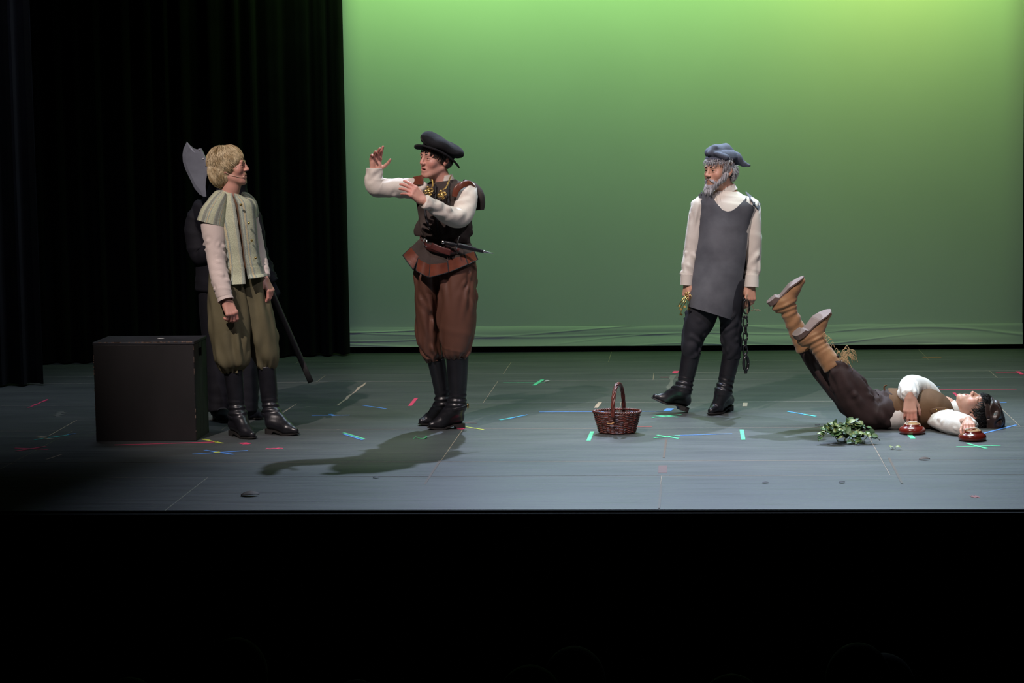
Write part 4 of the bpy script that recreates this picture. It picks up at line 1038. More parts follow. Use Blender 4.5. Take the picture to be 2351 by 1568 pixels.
# shoulder wings: leather panels
obj('shoulder_wing', f2.limb([(1062, 420, .03, 8, .05), (1080, 432, .04, 15, .06), (1093, 448, .05, 17, .065), (1100, 466, .06, 13, .06), (1102, 482, .06, 8, .055)], ns=36, per=6, cap=(False, False), th=(math.radians(10), math.radians(250))), M['doublet'], dbl, solid=.008)
def patch(fig, corners, bulge=0.0, nu=12, nv=8):
    q = [fig.J(*c) for c in corners]      # tl, tr, br, bl
    def fn(u, v):
        u1, v1 = u[:, None], v[:, None]
        p = (q[0] * (1 - u1) + q[1] * u1) * (1 - v1) + (q[3] * (1 - u1) + q[2] * u1) * v1
        p = p.copy(); p[:, 1] -= bulge * np.sin(u * PI); return p
    return sheet(fn, nu, nv)
def rim(fig, corners, bulge=0.0, r=.0035, parent=None, m=None, sides=(0, 1, 2, 3)):
    gs = []
    q = [np.array(c, float) for c in corners]
    for k in sides:
        a, b = q[k], q[(k + 1) % 4]
        pts = []
        for t in np.linspace(0, 1, 7):
            c = a + (b - a) * t; w = {0: t, 1: 1.0, 2: 1 - t, 3: 0.0}[k]
            pp = fig.J(c[0], c[1], c[2]); pp[1] -= bulge * math.sin(w * PI) + .002; pts.append(pp)
        gs.append(tube(pts, r, None, 8, 2)[:2])
    return obj('binding', join(*gs), m, parent)
obj('leather_band', tube([f2.J(*q) for q in ((1043, 452, -.105), (1048, 436, -.105), (1060, 425, -.09), (1076, 422, -.06), (1090, 433, -.02))], [.016, .020, .020, .018, .012], [.005] * 5, 14, 7, power=3), M['red_leather'], dbl)
obj('leather_band', patch(f2, [(949, 407, -.04), (973, 401, -.04), (971, 424, -.095), (944, 424, -.085)], .015), M['red_leather'], dbl, solid=.006)
# skirt panels with leather borders
TAB = [((944, 556, -.06), (966, 560, -.10), (962, 595, -.16), (949, 619, -.16), (925, 586, -.12), .60),
       ((966, 560, -.10), (990, 566, -.13), (985, 637, -.175), None, (955, 621, -.15), .58), ]
def tab(tl, tr, br, bl, split, bulge):
    """one skirt panel: cloth above, leather border below"""
    tl, tr, br, bl = [np.array(c, float) for c in (tl, tr, br, bl)]
    ml, mr = tl + (bl - tl) * split, tr + (br - tr) * split
    o = obj('skirt_panel', patch(f2, [tl, tr, mr, ml], bulge), M['doublet'], dbl, solid=.005)
    b = obj('leather_border', patch(f2, [ml, mr, br, bl], bulge + .004), M['red_leather'], o, solid=.007)
    rim(f2, [ml, mr, br, bl], bulge + .004, .0035, o, M['black_trim'], sides=(1, 2, 3))
tab((968, 545, -.05), (978, 552, -.10), (949, 619, -.13), (925, 586, -.08), .56, .004)
tab((968, 553, -.10), (992, 566, -.13), (985, 637, -.165), (955, 621, -.145), .60, .010)
tab((992, 566, -.13), (1025, 572, -.145), (1030, 625, -.165), (985, 637, -.167), .58, .010)
tab((1025, 572, -.145), (1058, 562, -.12), (1074, 607, -.14), (1031, 625, -.166), .50, .010)
tab((1058, 562, -.12), (1080, 558, -.04), (1095, 597, -.05), (1075, 607, -.14), .50, .006)
tab((1080, 558, -.02), (1070, 556, .12), (1080, 592, .15), (1097, 595, -.03), .50, .0)
tab((1066, 556, .13), (985, 552, .13), (975, 590, .16), (1078, 592, .16), .50, -.02)
# belt
belt = obj('belt', f2.band(1022, 558, 56, .182, 15, .005, sx=9, sf=13, th=.006), M['belt_leather'], p2)
bk = [f2.J(x, y, -.140) for x, y in ((972, 548), (980, 550), (981, 566), (973, 564), (972, 548))]
obj('buckle', join(*[tube([a, b], .0022, None, 8, 1)[:2] for a, b in zip(bk, bk[1:])]), M['steel'], belt)
obj('belt_tip', tube([f2.J(990, 564, -.165), f2.J(1012, 573, -.186), f2.J(1035, 581, -.190)], [.019, .019, .017], .0035, 16, 5, hint=(0, 1, 0), power=4), M['belt_leather'], belt)
# sleeves
obj('sleeve', f2.limb([(974, 432, .0, 16, .06), (962, 434, -.02, 27, .08), (940, 432, -.04, 25), (910, 431, -.065, 23), (884, 432, -.085, 23), (866, 428, -.10, 24), (860, 414, -.105, 23), (860, 400, -.105, 20), (860, 386, -.105, 19)], ns=44, per=8,
     disp=wrinkle(.003, 6, 1, 51, big=.005, bf=12, cre=20, ca=.006, cdir=(.5, .2, .6), cj=.5, cl=.07, cw=.014)), M['linen'], p2)
obj('sleeve', f2.limb([(1070, 421, .01, 10), (1074, 432, .0, 21), (1072, 452, -.03, 26), (1066, 478, -.07, 27), (1056, 498, -.13, 25), (1034, 496, -.20, 22), (1008, 482, -.27, 19), (986, 469, -.32, 17), (974, 462, -.34, 15.5)], ns=44, per=8,
     disp=wrinkle(.003, 7, 1, 52, big=.005, bf=12, cre=26, ca=.008, cdir=(.6, .2, .4), cj=.5, cl=.08, cw=.014)), M['linen'], p2)
# breeches
b2a = f2.limb([(990, 600, .02, 36, .12), (986, 640, .03, 33, .12), (982, 700, .04, 29, .115), (984, 755, .05, 29, .11), (990, 795, .06, 27, .10), (996, 816, .07, 23, .085), (999, 829, .07, 19, .06)], ns=90, per=10, disp=wrinkle(.003, 4, 2, 61, gather=.010, gn=11, big=.008, bf=11, cre=34, ca=.010, cdir=(.4, 0, -.9), cj=.25, cl=.15, cw=.013))
b2b = f2.limb([(1048, 600, -.01, 44, .13), (1049, 640, -.02, 46, .13), (1050, 700, -.03, 47, .13), (1050, 755, -.03, 45, .125), (1050, 792, -.03, 39, .115), (1049, 810, -.03, 35, .10), (1049, 823, -.03, 26, .07)], ns=100, per=10, disp=wrinkle(.003, 4, 2, 62, gather=.011, gn=12, big=.008, bf=11, cre=36, ca=.010, cdir=(-.3, 0, -.9), cj=.25, cl=.16, cw=.013))
obj('breeches', join(b2a, b2b), M['satin'], p2)
build_boot(p2, f2.J(1001, 824, .07), f2.J(1020, 925, .10), F(1037, 972) + np.array([.0, .06, 0]), F(961, 978), M['black_leather'], M['black_sole'], .060, .044, strap=None)
build_boot(p2, f2.J(1050, 818, -.03), f2.J(1051, 930, -.01), F(1066, 983) + np.array([.0, .02, 0]), F(983, 985) + np.array([0, -.03, 0]), M['black_leather'], M['black_sole'], .073, .050, strap=2.45, width=1.1)
# chain of office
def chain_piece(C, r=.004, wire=.0012):
    gs = []
    D = catmull(np.array(C), 26)
    for i in range(len(D) - 1):
        a, b = D[i], D[i + 1]; t = unit(b - a); c = (a + b) / 2; L = np.linalg.norm(b - a)
        sd = unit(np.cross(t, [0, 1, 0])) if i % 2 else unit(np.cross(t, [0.6, .2, .7]))
        ring = [c + t * L * .72 * math.cos(x) + sd * r * math.sin(x) for x in np.linspace(0, 2 * PI, 9)]
        gs.append(tube(ring, wire, None, 5, 1)[:2])
    return join(*gs)
nk = obj('chain_of_office', join(chain_piece([f2.J(1036, 402, -.01), f2.J(1030, 417, -.07), f2.J(1024, 430, -.10), f2.J(1017, 436, -.115)]), chain_piece([f2.J(992, 412, -.07), f2.J(994, 424, -.09), f2.J(990, 434, -.10)])), M['gold'], p2)
def medallion(c, s):
    gs = [lathe(c, [(.0005, -.004), (.008 * s, -.003), (.010 * s, 0), (.008 * s, .003), (.0005, .006)], 14, rotx(PI / 2))]
    for k in range(4):
        a = k * PI / 2 + .3
        q = c + np.array([math.cos(a), 0, math.sin(a)]) * .017 * s
        gs.append(tube([q + np.array([math.cos(t), -.1 * math.sin(t), math.sin(t)]) * .009 * s for t in np.linspace(0, 2 * PI, 13)], .0030 * s, None, 7, 1)[:2])
        gs.append(lathe(q, [(.0005, -.003), (.0045 * s, 0), (.0005, .003)], 8, rotx(PI / 2)))
    return join(*gs)
obj('medallion', medallion(f2.J(1014, 447, -.125), 1.05), M['gold'], nk)
obj('medallion', medallion(f2.J(984, 439, -.115), 1.1), M['gold'], nk)
# dagger
fd = Fig(f2.Y - .20)
dg = thing('dagger', 'sheathed dagger with silver pommel and black scabbard worn at the belt of the beret actor', 'dagger', fd.J(1050, 566))
obj('pommel', lathe(fd.J(1017, 556), [(.0005, -.012), (.008, -.010), (.0125, -.002), (.011, .006), (.005, .011), (.0005, .012)], 18, roty(PI / 2)), M['steel'], dg)
obj('grip', tube([fd.J(1021, 556), fd.J(1034, 559), fd.J(1050, 563)], [.009, .0115, .009], None, 16, 6), M['black_leather'], dg)
obj('guard', tube([fd.J(1055, 543), fd.J(1051, 553), fd.J(1050, 563), fd.J(1047, 572), fd.J(1050, 582)], [.0018, .0040, .0055, .0040, .0018], None, 10, 6), M['steel'], dg)
obj('scabbard', tube([fd.J(1051, 563, -.002), fd.J(1080, 570, .02), fd.J(1110, 578, .05)], [.016, .013, .009], [.008, .007, .006], 18, 6), M['black_leather'], dg)
obj('chape', tube([fd.J(1109, 577.5, .05), fd.J(1122, 580, .06), fd.J(1133, 582, .07)], [.0092, .005, .0022], None, 14, 5), M['steel'], dg)

# ================================================================== BEARDED ACTOR IN THE LEATHER TABARD
M['grey_hair'] = pm('grey_hair', (0.20, 0.19, 0.195), 0.6, 0.45, 40, col2=(0.52, 0.51, 0.52))
M['tabard'] = pm('grey_suede', (0.058, 0.060, 0.070), 0.75, 0.35, 6, bump=0.15, bscale=60, spec=0.3, col2=(0.125, 0.128, 0.142))
M['cap_blue'] = pm('slate_twill', (0.076, 0.083, 0.108), 0.85, 0.2, 20, bump=0.3, bscale=180, spec=0.2)
M['navy'] = pm('black_navy_twill', (0.0065, 0.007, 0.012), 0.8, 0.2, 12, bump=0.1)
f3 = Fig(F(1650, 950)[1])
p3 = thing('person', 'grey-bearded actor in slate cap, cream shirt and grey leather tabard, stepping left', 'person', F(1640, 950))
R3 = rotz(math.radians(-46)) @ rotx(.02)
c3 = f3.J(1651, 391, 0)
bh3, W3 = build_head(c3, R3, .985, p3, M['skin_warm'], [(f3.J(1662, 430, .02), .053), (f3.J(1672, 452, .03), .062), (f3.J(1672, 475, .03), .09)], brow=M['dark_hair'], browth=.0048)
w3r = f3.J(1577, 650, -.02); w3l = f3.J(1724, 656, .0)
h3r = build_hand(w3r, f3.J(1575, 690, -.03) - w3r, np.array([.80, .55, 0]), 'R', [(35, 45, 25), (40, 50, 30), (45, 50, 30), (48, 50, 30)], 2, (-12, 22), .90)
h3l = build_hand(w3l, f3.J(1722, 700, -.02) - w3l, np.array([-.45, .88, 0]), 'L', [(18, 38, 20), (26, 44, 24), (32, 46, 26), (36, 46, 26)], 3, (-14, 20), .98)
t3 = under_body([('rc', f3.J(1668, 480, .03), f3.J(1655, 620, .02), .11, .10, 0), ('rc', f3.J(1608, 478), f3.J(1587, 575), .03, .027, .02), ('rc', f3.J(1587, 575), w3r, .027, .023, .02), ('rc', f3.J(1728, 482, .03), f3.J(1731, 575, .03), .03, .027, .02), ('rc', f3.J(1731, 575, .03), w3l, .027, .023, .02),
                 ('rc', f3.J(1626, 640, .01), f3.J(1592, 790, .0), .05, .03, .02), ('rc', f3.J(1677, 640, .02), f3.J(1679, 790, .02), .05, .03, .02)])
obj('body', merge_col(bh3, h3r, h3l, t3), M['skin_warm'], p3)
# hair fringe under the cap
fr = scalp_locks(W3, lambda p: .056 < p[2] < .078 and p[1] < .03, 300, .022, .0016, .012, 71, rad=.010, jit=.6, curl=.002)
sd3 = scalp_locks(W3, lambda p: abs(p[0]) > .06 and -.035 < p[1] < .01 and .0 < p[2] < .05, 120, .040, .0018, .006, 73, rad=.008, flow=lambda p: np.array([0, .1, -1.0]), jit=.3)
bk_ = scalp_locks(W3, lambda p: p[1] > .035 and -.05 < p[2] < .03, 700, .040, .0020, .018, 72, rad=.004, center=np.array([0, .03, 0]), radii=np.array([.078, .084, .080]), flow=lambda p: np.array([0, .3, -1.0]), jit=.5, curl=.004)
hb3 = sdf_mesh([('el', (0, .040, .018), (.078, .078, .062), 0), ('-el', (0, -.05, -.02), (.10, .085, .09), .01)], .006)
obj('hair', join((W3(hb3[0]), hb3[1]), fr, sd3, bk_), M['grey_hair'], p3)
# beard and moustache
rs = np.random.RandomState(4); gs = []
def lock(pts, w): return tube(pts, [w * .6, w, w * .9, w * .6, .0004], [w * .6] * 4 + [.0004], 4, 1, hint=(0, 0, 1))[:2]
for s in (-1, 1):
    for i in range(240):
        t = rs.uniform(0, 1)
        b0 = np.array([s * .074, -.004, -.006]) * (1 - t) + np.array([s * .012, -.082, -.098]) * t
        b0 = b0 + rs.normal(size=3) * .005; out_ = unit(np.array([s * .5 * (1 - t) + rs.normal() * .15, -.7 * t - .25, -.75 - .4 * t]))
        b0 = b0 + np.array([s * .006, -.006, 0]); L = .026 + .036 * t ** 2 + rs.uniform(-.006, .008)
        gs.append(lock([b0 + out_ * L * k + np.array([0, .010 * t * k * k, -.010 * k * k]) for k in (0, .25, .5, .75, 1)], .0024))
    for i in range(70):
        t = rs.uniform(0, 1); b0 = np.array([s * .003, -.100, -.050]) + np.array([s * .026, .018, -.004]) * t
        d_ = unit(np.array([s * .9, .25, -.55 - .5 * t]))
        gs.append(lock([b0 + d_ * .030 * k + np.array([0, -.003 * math.sin(k * 3), -.006 * k * k]) + rs.normal(size=3) * .0008 for k in (0, .25, .5, .75, 1)], .0022))
for i in range(190):
    b0 = np.array([rs.uniform(-.024, .024), -.086 + rs.uniform(-.006, .01), -.096 + rs.uniform(-.012, .008)])
    d_ = unit(np.array([-b0[0] * 6 + rs.normal() * .1, -.22, -1.0])); L = rs.uniform(.045, .072)
    gs.append(lock([b0 + d_ * L * k + np.array([0, .012 * k * k, 0]) for k in (0, .25, .5, .75, 1)], .0026))
bs = sdf_mesh([('rc', (-.06, -.018, -.055), (-.026, -.064, -.094), .016, .017, 0), ('rc', (.06, -.018, -.055), (.026, -.064, -.094), .016, .017, .01), ('rc', (-.022, -.072, -.098), (.022, -.072, -.098), .019, .019, .01), ('rc', (0, -.076, -.105), (0, -.070, -.135), .022, .012, .012),
               ('rc', (-.072, .0, -.02), (-.06, -.018, -.055), .010, .015, .01), ('rc', (.072, .0, -.02), (.06, -.018, -.055), .010, .015, .01)], .004)
obj('beard', join((W3(bs[0]), bs[1]), *[(W3(g[0]), g[1]) for g in gs]), M['grey_hair'], p3)
# cap: band and drooping crown
capb = sdf_mesh([('el', (0, .022, .076), (.093, .112, .040), 0), ('el', (0, .03, .10), (.085, .10, .04), .02), ('-el', (0, .02, .02), (.082, .100, .060), .004)], .005)
cap_ = obj('cap', (W3(capb[0]), capb[1]), M['cap_blue'], p3)
cs = sdf_mesh([('el', f3.J(1646, 356, .02), (.080, .105, .048), 0, roty(.35)), ('rc', f3.J(1648, 345, .0), f3.J(1664, 346, .03), .036, .042, .04), ('rc', f3.J(1664, 348, .03), f3.J(1688, 364, .06), .042, .040, .03), ('rc', f3.J(1688, 364, .06), f3.J(1706, 375, .07), .036, .018, .02), ('rc', f3.J(1706, 375, .07), f3.J(1720, 380, .07), .017, .009, .01),
               ('rc', f3.J(1628, 352, -.07), f3.J(1640, 340, -.05), .016, .022, .02), ('rc', f3.J(1646, 353, -.09), f3.J(1666, 362, -.07), .014, .022, .02), ('-rc', f3.J(1646, 342, -.085), f3.J(1656, 340, -.06), .011, .013, .015), ('-rc', f3.J(1672, 382, -.06), f3.J(1700, 390, .0), .012, .02, .02)], .005)
cv = cs[0]; cv = cv + np.array([0, 0, 1.0])[None] * (.004 * nz(cv * np.array([1, 1, 1.6]), 45, 6))[:, None] + np.array([1.0, 0, 0])[None] * (.003 * nz(cv, 60, 7))[:, None]
obj('crown', (cv, cs[1]), M['cap_blue'], cap_)
# shirt
sh = f3.limb([(1670, 438, .03, 26, .07), (1669, 449, .03, 45, .09), (1669, 462, .03, 60, .105), (1667, 485, .025, 64, .12), (1662, 540, .02, 58, .12), (1657, 590, .02, 52, .115), (1655, 632, .01, 45, .11)], ns=64, per=7, disp=wrinkle(.004, 4, 2, 81, big=.005))
shirt = obj('shirt', sh, M['linen'], p3)
obj('collar', f3.limb([(1664, 428, .025, 21.5, .060), (1668, 441, .028, 25, .066)], ns=40, per=4, cap=(False, False), disp=wrinkle(0, 1, 1, 5, big=.002, bf=30)), M['linen'], shirt, solid=.006)
obj('button', lathe(f3.J(1651, 473, -.092), [(.0005, -.003), (.004, -.002), (.005, 0), (.004, .002), (.0005, .003)], 12, rotx(PI / 2)), M['linen_white'], shirt)
obj('placket', tube([f3.J(1649, 450, -.052), f3.J(1651, 464, -.076), f3.J(1653, 484, -.094)], [.012, .013, .013], .004, 10, 5, power=4), M['linen'], shirt)
obj('sleeve', f3.limb([(1618, 455, .01, 9), (1610, 464, .0, 17), (1603, 482, .0, 20), (1595, 530, .0, 20), (1588, 575, .0, 19.5), (1581, 612, -.01, 18), (1577, 634, -.02, 16)], ns=40, per=9, disp=wrinkle(.003, 8, 1, 82, .35, 1.0, big=.005, bf=12, cre=26, ca=.007, cdir=(.4, .2, -.9), cj=.4, cl=.08)), M['linen'], p3)
obj('cuff', f3.limb([(1578, 629, -.02, 14.5), (1576.5, 654, -.02, 13.5)], ns=36, per=4, cap=(False, False)), M['linen'], p3, solid=.006)
obj('sleeve', f3.limb([(1714, 456, .03, 9), (1721, 466, .03, 18), (1727, 486, .03, 19), (1730, 530, .03, 18), (1731, 580, .03, 17.5), (1728, 620, .02, 17), (1726, 636, .01, 16)], ns=40, per=9, disp=wrinkle(.003, 7, 1, 83, .4, 1.0, big=.004, bf=12, cre=22, ca=.006, cdir=(-.3, .2, -.9), cj=.4, cl=.08)), M['linen'], p3)
obj('cuff', f3.limb([(1726, 632, .01, 15), (1725, 659, .0, 15.5)], ns=36, per=4, cap=(False, False)), M['linen'], p3, solid=.006)
# tabard front: cut from an outline, wrapped round the chest
XL = ([430, 447, 476, 532, 580, 640, 704, 740], [1603, 1604, 1606, 1605, 1599, 1590, 1582, 1580])
XR = ([430, 476, 500, 532, 580, 630, 700, 740], [1736, 1733, 1724, 1716, 1713, 1706, 1691, 1682])
TOPU = ([0, .0, .06, .17, .20, .26, .33, .42, .52, .60, .68, .76, .80, 1.0], [447, 447, 443, 438, 443, 456, 470, 482, 486, 484, 476, 465, 459, 477])
def tab_fn(u, v):
    top = np.interp(u, TOPU[0][1:], TOPU[1][1:]); bot = 704 + 31.5 * u
    y = top + (bot - top) * v
    xl, xr = np.interp(y, *XL), np.interp(y, *XR)
    x = xl + (xr - xl) * u
    cxx, rxx = (xl + xr) / 2, np.maximum((xr - xl) / 2 + 6, 1)
    s = np.clip((x - cxx) / rxx, -.995, .995)
    dep = .025 - np.interp(y, [440, 470, 520, 600, 735], [.085, .128, .140, .146, .175]) * np.sqrt(1 - s * s)
    dep = dep + .006 * nz(np.stack([x * .01, y * .004, 0 * x], -1), 6, 12) * np.clip((y - 500) / 150, 0, 1)
    return np.array([f3.J(a, b, d) for a, b, d in zip(x, y, dep)])
tabd = obj('tabard', sheet(tab_fn, 44, 60), M['tabard'], p3, solid=.005)
tabd['label'] = 'grey leather tabard with scooped neck, laced at the shoulders'
def back_fn(u, v):
    x = 1742 + (1602 - 1742) * u; y0 = 452 - 22 * np.sin(u * PI) + 14 * (1 - u); y = y0 + (690 - y0) * v
    cxx = np.interp(y, [450, 690], [1672, 1652]); s = np.clip((x - cxx) / 78, -.99, .99)
    x = cxx + s * np.interp(y, [450, 500, 690], [70, 60, 58])
    return np.array([f3.J(a, b, d) for a, b, d in zip(x, y, .04 + np.interp(y, [450, 520, 690], [.09, .13, .15]) * np.sqrt(1 - s * s))])
obj('back_panel', sheet(back_fn, 30, 16), M['tabard'], tabd, solid=.005)
obj('shoulder_flap', patch(f3, [(1712, 440, .05), (1746, 468, .06), (1741, 483, .0), (1723, 458, -.03)], .01), M['tabard'], tabd, solid=.006)
for a, b in (((1710, 463, -.06), (1714, 452, -.01)), ((1727, 474, -.05), (1733, 464, .0)), ((1610, 447, -.04), (1611, 441, .02))):
    q0, q1 = f3.J(*a), f3.J(*b)
    obj('lace', join(tube([q0, (q0 + q1) / 2 - [0, .006, -.004], q1], .0032, None, 8, 4)[:2], lathe((q0 + q1) / 2 - [0, .006, 0], [(.0005, -.008), (.007, 0), (.0005, .008)], 10)), M['black_trim'], tabd)
# trousers
t3a = f3.limb([(1632, 640, .01, 36, .11), (1622, 690, .01, 36, .11), (1606, 735, .0, 36, .10), (1594, 770, .0, 27, .09), (1588, 800, .0, 24, .085), (1587, 822, .0, 20, .06)], ns=48, per=9, disp=wrinkle(.0, 6, 1, 91, big=.006, cre=24, ca=.009, cdir=(.6, 0, -.6), cj=.5, cl=.07, cw=.012, clo=.35))
t3b = f3.limb([(1676, 640, .02, 34, .11), (1677, 690, .02, 31, .11), (1678, 735, .02, 26.5, .10), (1678, 770, .02, 25, .09), (1679, 800, .02, 22, .085), (1680, 824, .02, 20, .06)], ns=48, per=9, disp=wrinkle(.0, 6, 1, 92, big=.006, cre=24, ca=.009, cdir=(-.6, 0, -.6), cj=.5, cl=.07, cw=.012, clo=.35))
obj('trousers', join(t3a, t3b), M['navy'], p3)
ft = unit(f3.J(1494, 917, -.10) - f3.J(1577, 946, .0)); uu = np.cross(ft, np.cross([0, 0, 1.0], ft))
hS = F(1578, 947)
build_boot(p3, f3.J(1588, 806, .0), f3.J(1571, 893, -.01), hS, hS + (f3.J(1493, 917, -.06) - f3.J(1577, 947)), M['black_leather'], M['black_sole'], .066, .047, up=uu)
btR = build_boot(p3, f3.J(1680, 812, .02), f3.J(1662, 898, .0), F(1671, 945) + np.array([.02, .10, 0]), F(1636, 952) + np.array([-.02, -.05, 0]), M['black_leather'], M['black_sole'], .062, .047)
for q in ((1700, 824), (1696, 837), (1692, 850), (1688, 863), (1680, 905)):
    obj('stud', lathe(f3.J(q[0], q[1], -.015), [(.004, -.002), (.003, .002), (.0005, .004)], 8, rotx(PI / 2)), M['steel'], btR)

# ---- ring of brass keys in the left-of-picture hand
fk = Fig(f3.Y - .05)
ky = thing('key_ring', 'ring of brass keys hanging from the hand of the bearded actor', 'keys', fk.J(1565, 725))
def ringgeo(c, r, w, ex, ez, n=25): return tube([c + r * (math.cos(t) * np.asarray(ex) + math.sin(t) * np.asarray(ez)) for t in np.linspace(0, 2 * PI, n)], w, None, 7, 1)[:2]
obj('ring', ringgeo(fk.J(1581, 682), .020, .0022, unit([.7, -.5, .3]), unit([-.1, .4, .9])), M['brass'], ky)
for i, (a, b) in enumerate((((1574, 677, -.01), (1556, 704, -.02)), ((1575, 680, -.02), (1559, 712, -.03)), ((1577, 684, -.03), (1568, 706, -.04)), ((1576, 688, -.01), (1560, 724, -.01)), ((1580, 676, -.04), (1579, 713, -.04)))):
    q0, q1 = fk.J(*a), fk.J(*b); d_ = unit(q1 - q0); sd = unit(np.cross(d_, [0.3, 1, 0])); dp = np.cross(d_, sd)
    Rk = np.stack([d_, sd, dp], 1); L = np.linalg.norm(q1 - q0)
    k_ = obj('key', tube([q0, q1], .0028, None, 8, 2)[:2], M['brass'], ky)
    obj('key_bow', ringgeo(q0 - d_ * .008, .008, .0022, d_, sd, 17), M['brass'], k_)
    obj('key_bit', join(box(q0 + d_ * (L - .010) + sd * .008, (.012, .014, .003), Rk), box(q0 + d_ * (L - .010) + sd * .013, (.006, .008, .003), Rk)), M['brass'], k_, smooth=False)

# ---- manacles on a chain in the other hand
M['iron'] = pm('black_plastic_iron', (0.012, 0.012, 0.014), 0.28, 0.2, 20, spec=0.6)
fm = Fig(f3.Y - .04)
mn = thing('manacles', 'black iron manacles on a chain hanging from the hand of the bearded actor', 'manacles', fm.J(1713, 858))
def cuffgeo(c, rx, rz, w, yaw):
    e = np.array([math.cos(yaw), math.sin(yaw), 0]); pts = [c + rx * math.cos(t) * e + rz * math.sin(t) * np.array([0, 0, 1.0]) for t in np.linspace(0, 2 * PI, 33)]
    return tube(pts, w, w * 1.5, 10, 1, hint=np.cross(e, [0, 0, 1]))[:2]
cu = obj('cuff', cuffgeo(fm.J(1713, 704), .022, .044, .0055, .3), M['iron'], mn)
obj('hinge', lathe(fm.J(1708, 686), [(.0005, -.009), (.006, -.007), (.009, 0), (.006, .007), (.0005, .009)], 12), M['iron'], cu)
obj('hinge', lathe(fm.J(1707, 728), [(.0005, -.008), (.005, -.006), (.008, 0), (.005, .006), (.0005, .008)], 12), M['iron'], cu)
obj('lug', box(fm.J(1713, 728), (.020, .016, .020), bev=.003), M['iron'], cu)
lk_y = [741, 757, 773, 789, 804]
for i, y in enumerate(lk_y):
    c = fm.J(1711 + (i % 2) * 1.0, y); e = np.array([1.0, .1, 0]) if i % 2 == 0 else np.array([.25, -.97, 0])
    e = unit(e); pts = [c + .0135 * np.sign(math.cos(t)) * abs(math.cos(t)) ** .7 * e + .027 * np.sign(math.sin(t)) * abs(math.sin(t)) ** .8 * np.array([0, 0, 1.0]) for t in np.linspace(0, 2 * PI, 29)]
    obj('link', tube(pts, .0048, None, 8, 1)[:2], M['iron'], mn)
cu2 = obj('cuff', cuffgeo(fm.J(1712.5, 834), .020, .046, .0075, .8), M['iron'], mn)
obj('hinge', lathe(fm.J(1711, 815), [(.0005, -.014), (.009, -.011), (.013, 0), (.009, .011), (.0005, .014)], 12), M['iron'], cu2)
obj('lug', box(fm.J(1712, 854), (.020, .016, .022), bev=.003), M['iron'], cu2)
M['twine'] = pm('brown_twine', (0.20, 0.13, 0.08), 0.8, 0.2, 30)
obj('cord', join(tube([fm.J(1715, 676, -.03), fm.J(1713, 700, -.03), fm.J(1716, 722, -.02)], .0022, None, 6, 6)[:2], tube([fm.J(1717, 676, -.03), fm.J(1717, 700, -.03), fm.J(1716, 722, -.02)], .0022, None, 6, 6)[:2],
     tube([fm.J(1725, 696, .0), fm.J(1729, 706, .0), fm.J(1734, 712, .0), fm.J(1746, 713, .0)], .0020, None, 6, 5)[:2], tube([fm.J(1724, 713, .0), fm.J(1734, 711, .0), fm.J(1742, 710, -.01)], .0018, None, 6, 5)[:2]), M['twine'], mn)

# ================================================================== ACTOR LYING WITH LEGS IN THE AIR
M['brown_twill'] = pm('dark_brown_twill', (0.034, 0.020, 0.019), 0.8, 0.15, 12, bump=0.15, bscale=180, spec=0.3)
M['brown_vest'] = pm('brown_wool_vest', (0.120, 0.066, 0.034), 0.85, 0.12, 12, bump=0.15, bscale=200, spec=0.2)
M['suede'] = pm('tan_suede_boot', (0.27, 0.135, 0.055), 0.75, 0.25, 12, bump=0.2, bscale=70, sheen=0.2)
M['tan_sole'] = pm('worn_leather_sole', (0.14, 0.092, 0.078), 0.7, 0.3, 8)
M['velvet'] = pm('brown_velvet', (0.030, 0.014, 0.010), 0.38, 0.3, 14, sheen=0.15, bump=0.9, bscale=28)
M['black_hair'] = pm('black_hair', (0.008, 0.007, 0.007), 0.4, 0.3, 30)
f4 = Fig(F(2080, 980)[1])
p4 = thing('person', 'actor in brown vest lying on the stage floor with both legs in the air', 'person', F(2080, 985))
# head: crown to picture right, face up
Zl = unit([.985, .02, -.10]); Yl = -unit(np.array([-.10, -.16, 1.0])); Yl = unit(Yl - Zl * (Yl @ Zl)); Xl = np.cross(Yl, Zl)
R4 = np.stack([Xl, Yl, Zl], 1)
c4 = f4.J(2238, 941, .0)
bh4, W4 = build_head(c4, R4, .98, p4, M['skin_pale'], [(f4.J(2212, 950, .0), .054), (f4.J(2185, 955, .01), .062), (f4.J(2168, 955, .02), .085)], mouth=.006, brow=M['black_hair'], eyes_open=False)
w4r = f4.J(2089, 911, -.17)
b2q = F(2236, 1015); b2c = np.array([b2q[0], b2q[1] + .9 * 32 * (b2q[1] - CAM[1]) / F_PX, 0.0])
w4l = b2c + np.array([-.012, .085, .100])
h4r = build_hand(w4r, f4.J(2089, 966, -.20) - w4r, np.array([.10, .95, .25]), 'R', [(10, 18, 12), (10, 14, 10), (12, 16, 10), (26, 30, 20)], 5, (-8, 8), 1.0, fore=.02)
h4l = build_hand(w4l, np.array([-.05, -.93, -.18]), np.array([.0, -.25, -.95]), 'L', [(25, 48, 30), (25, 48, 30), (28, 48, 30), (30, 48, 30)], 5, (-5, 20), .86, fore=.03)
t4 = under_body([('rc', f4.J(2045, 942, .02), f4.J(2165, 945, .02), .09, .095, 0), ('rc', f4.J(2150, 925, .12), f4.J(2085, 890, .0), .04, .038, .02), ('rc', f4.J(2085, 890, .0), w4r, .036, .026, .02), ('rc', f4.J(2165, 960, -.14), f4.J(2195, 972, -.28), .035, .035, .02), ('rc', f4.J(2195, 972, -.28), w4l, .032, .022, .02),
                 ('rc', f4.J(2010, 945, -.03), f4.J(1930, 850, -.08), .07, .05, .02), ('rc', f4.J(2000, 940, .08), f4.J(1900, 835, .08), .065, .05, .02)])
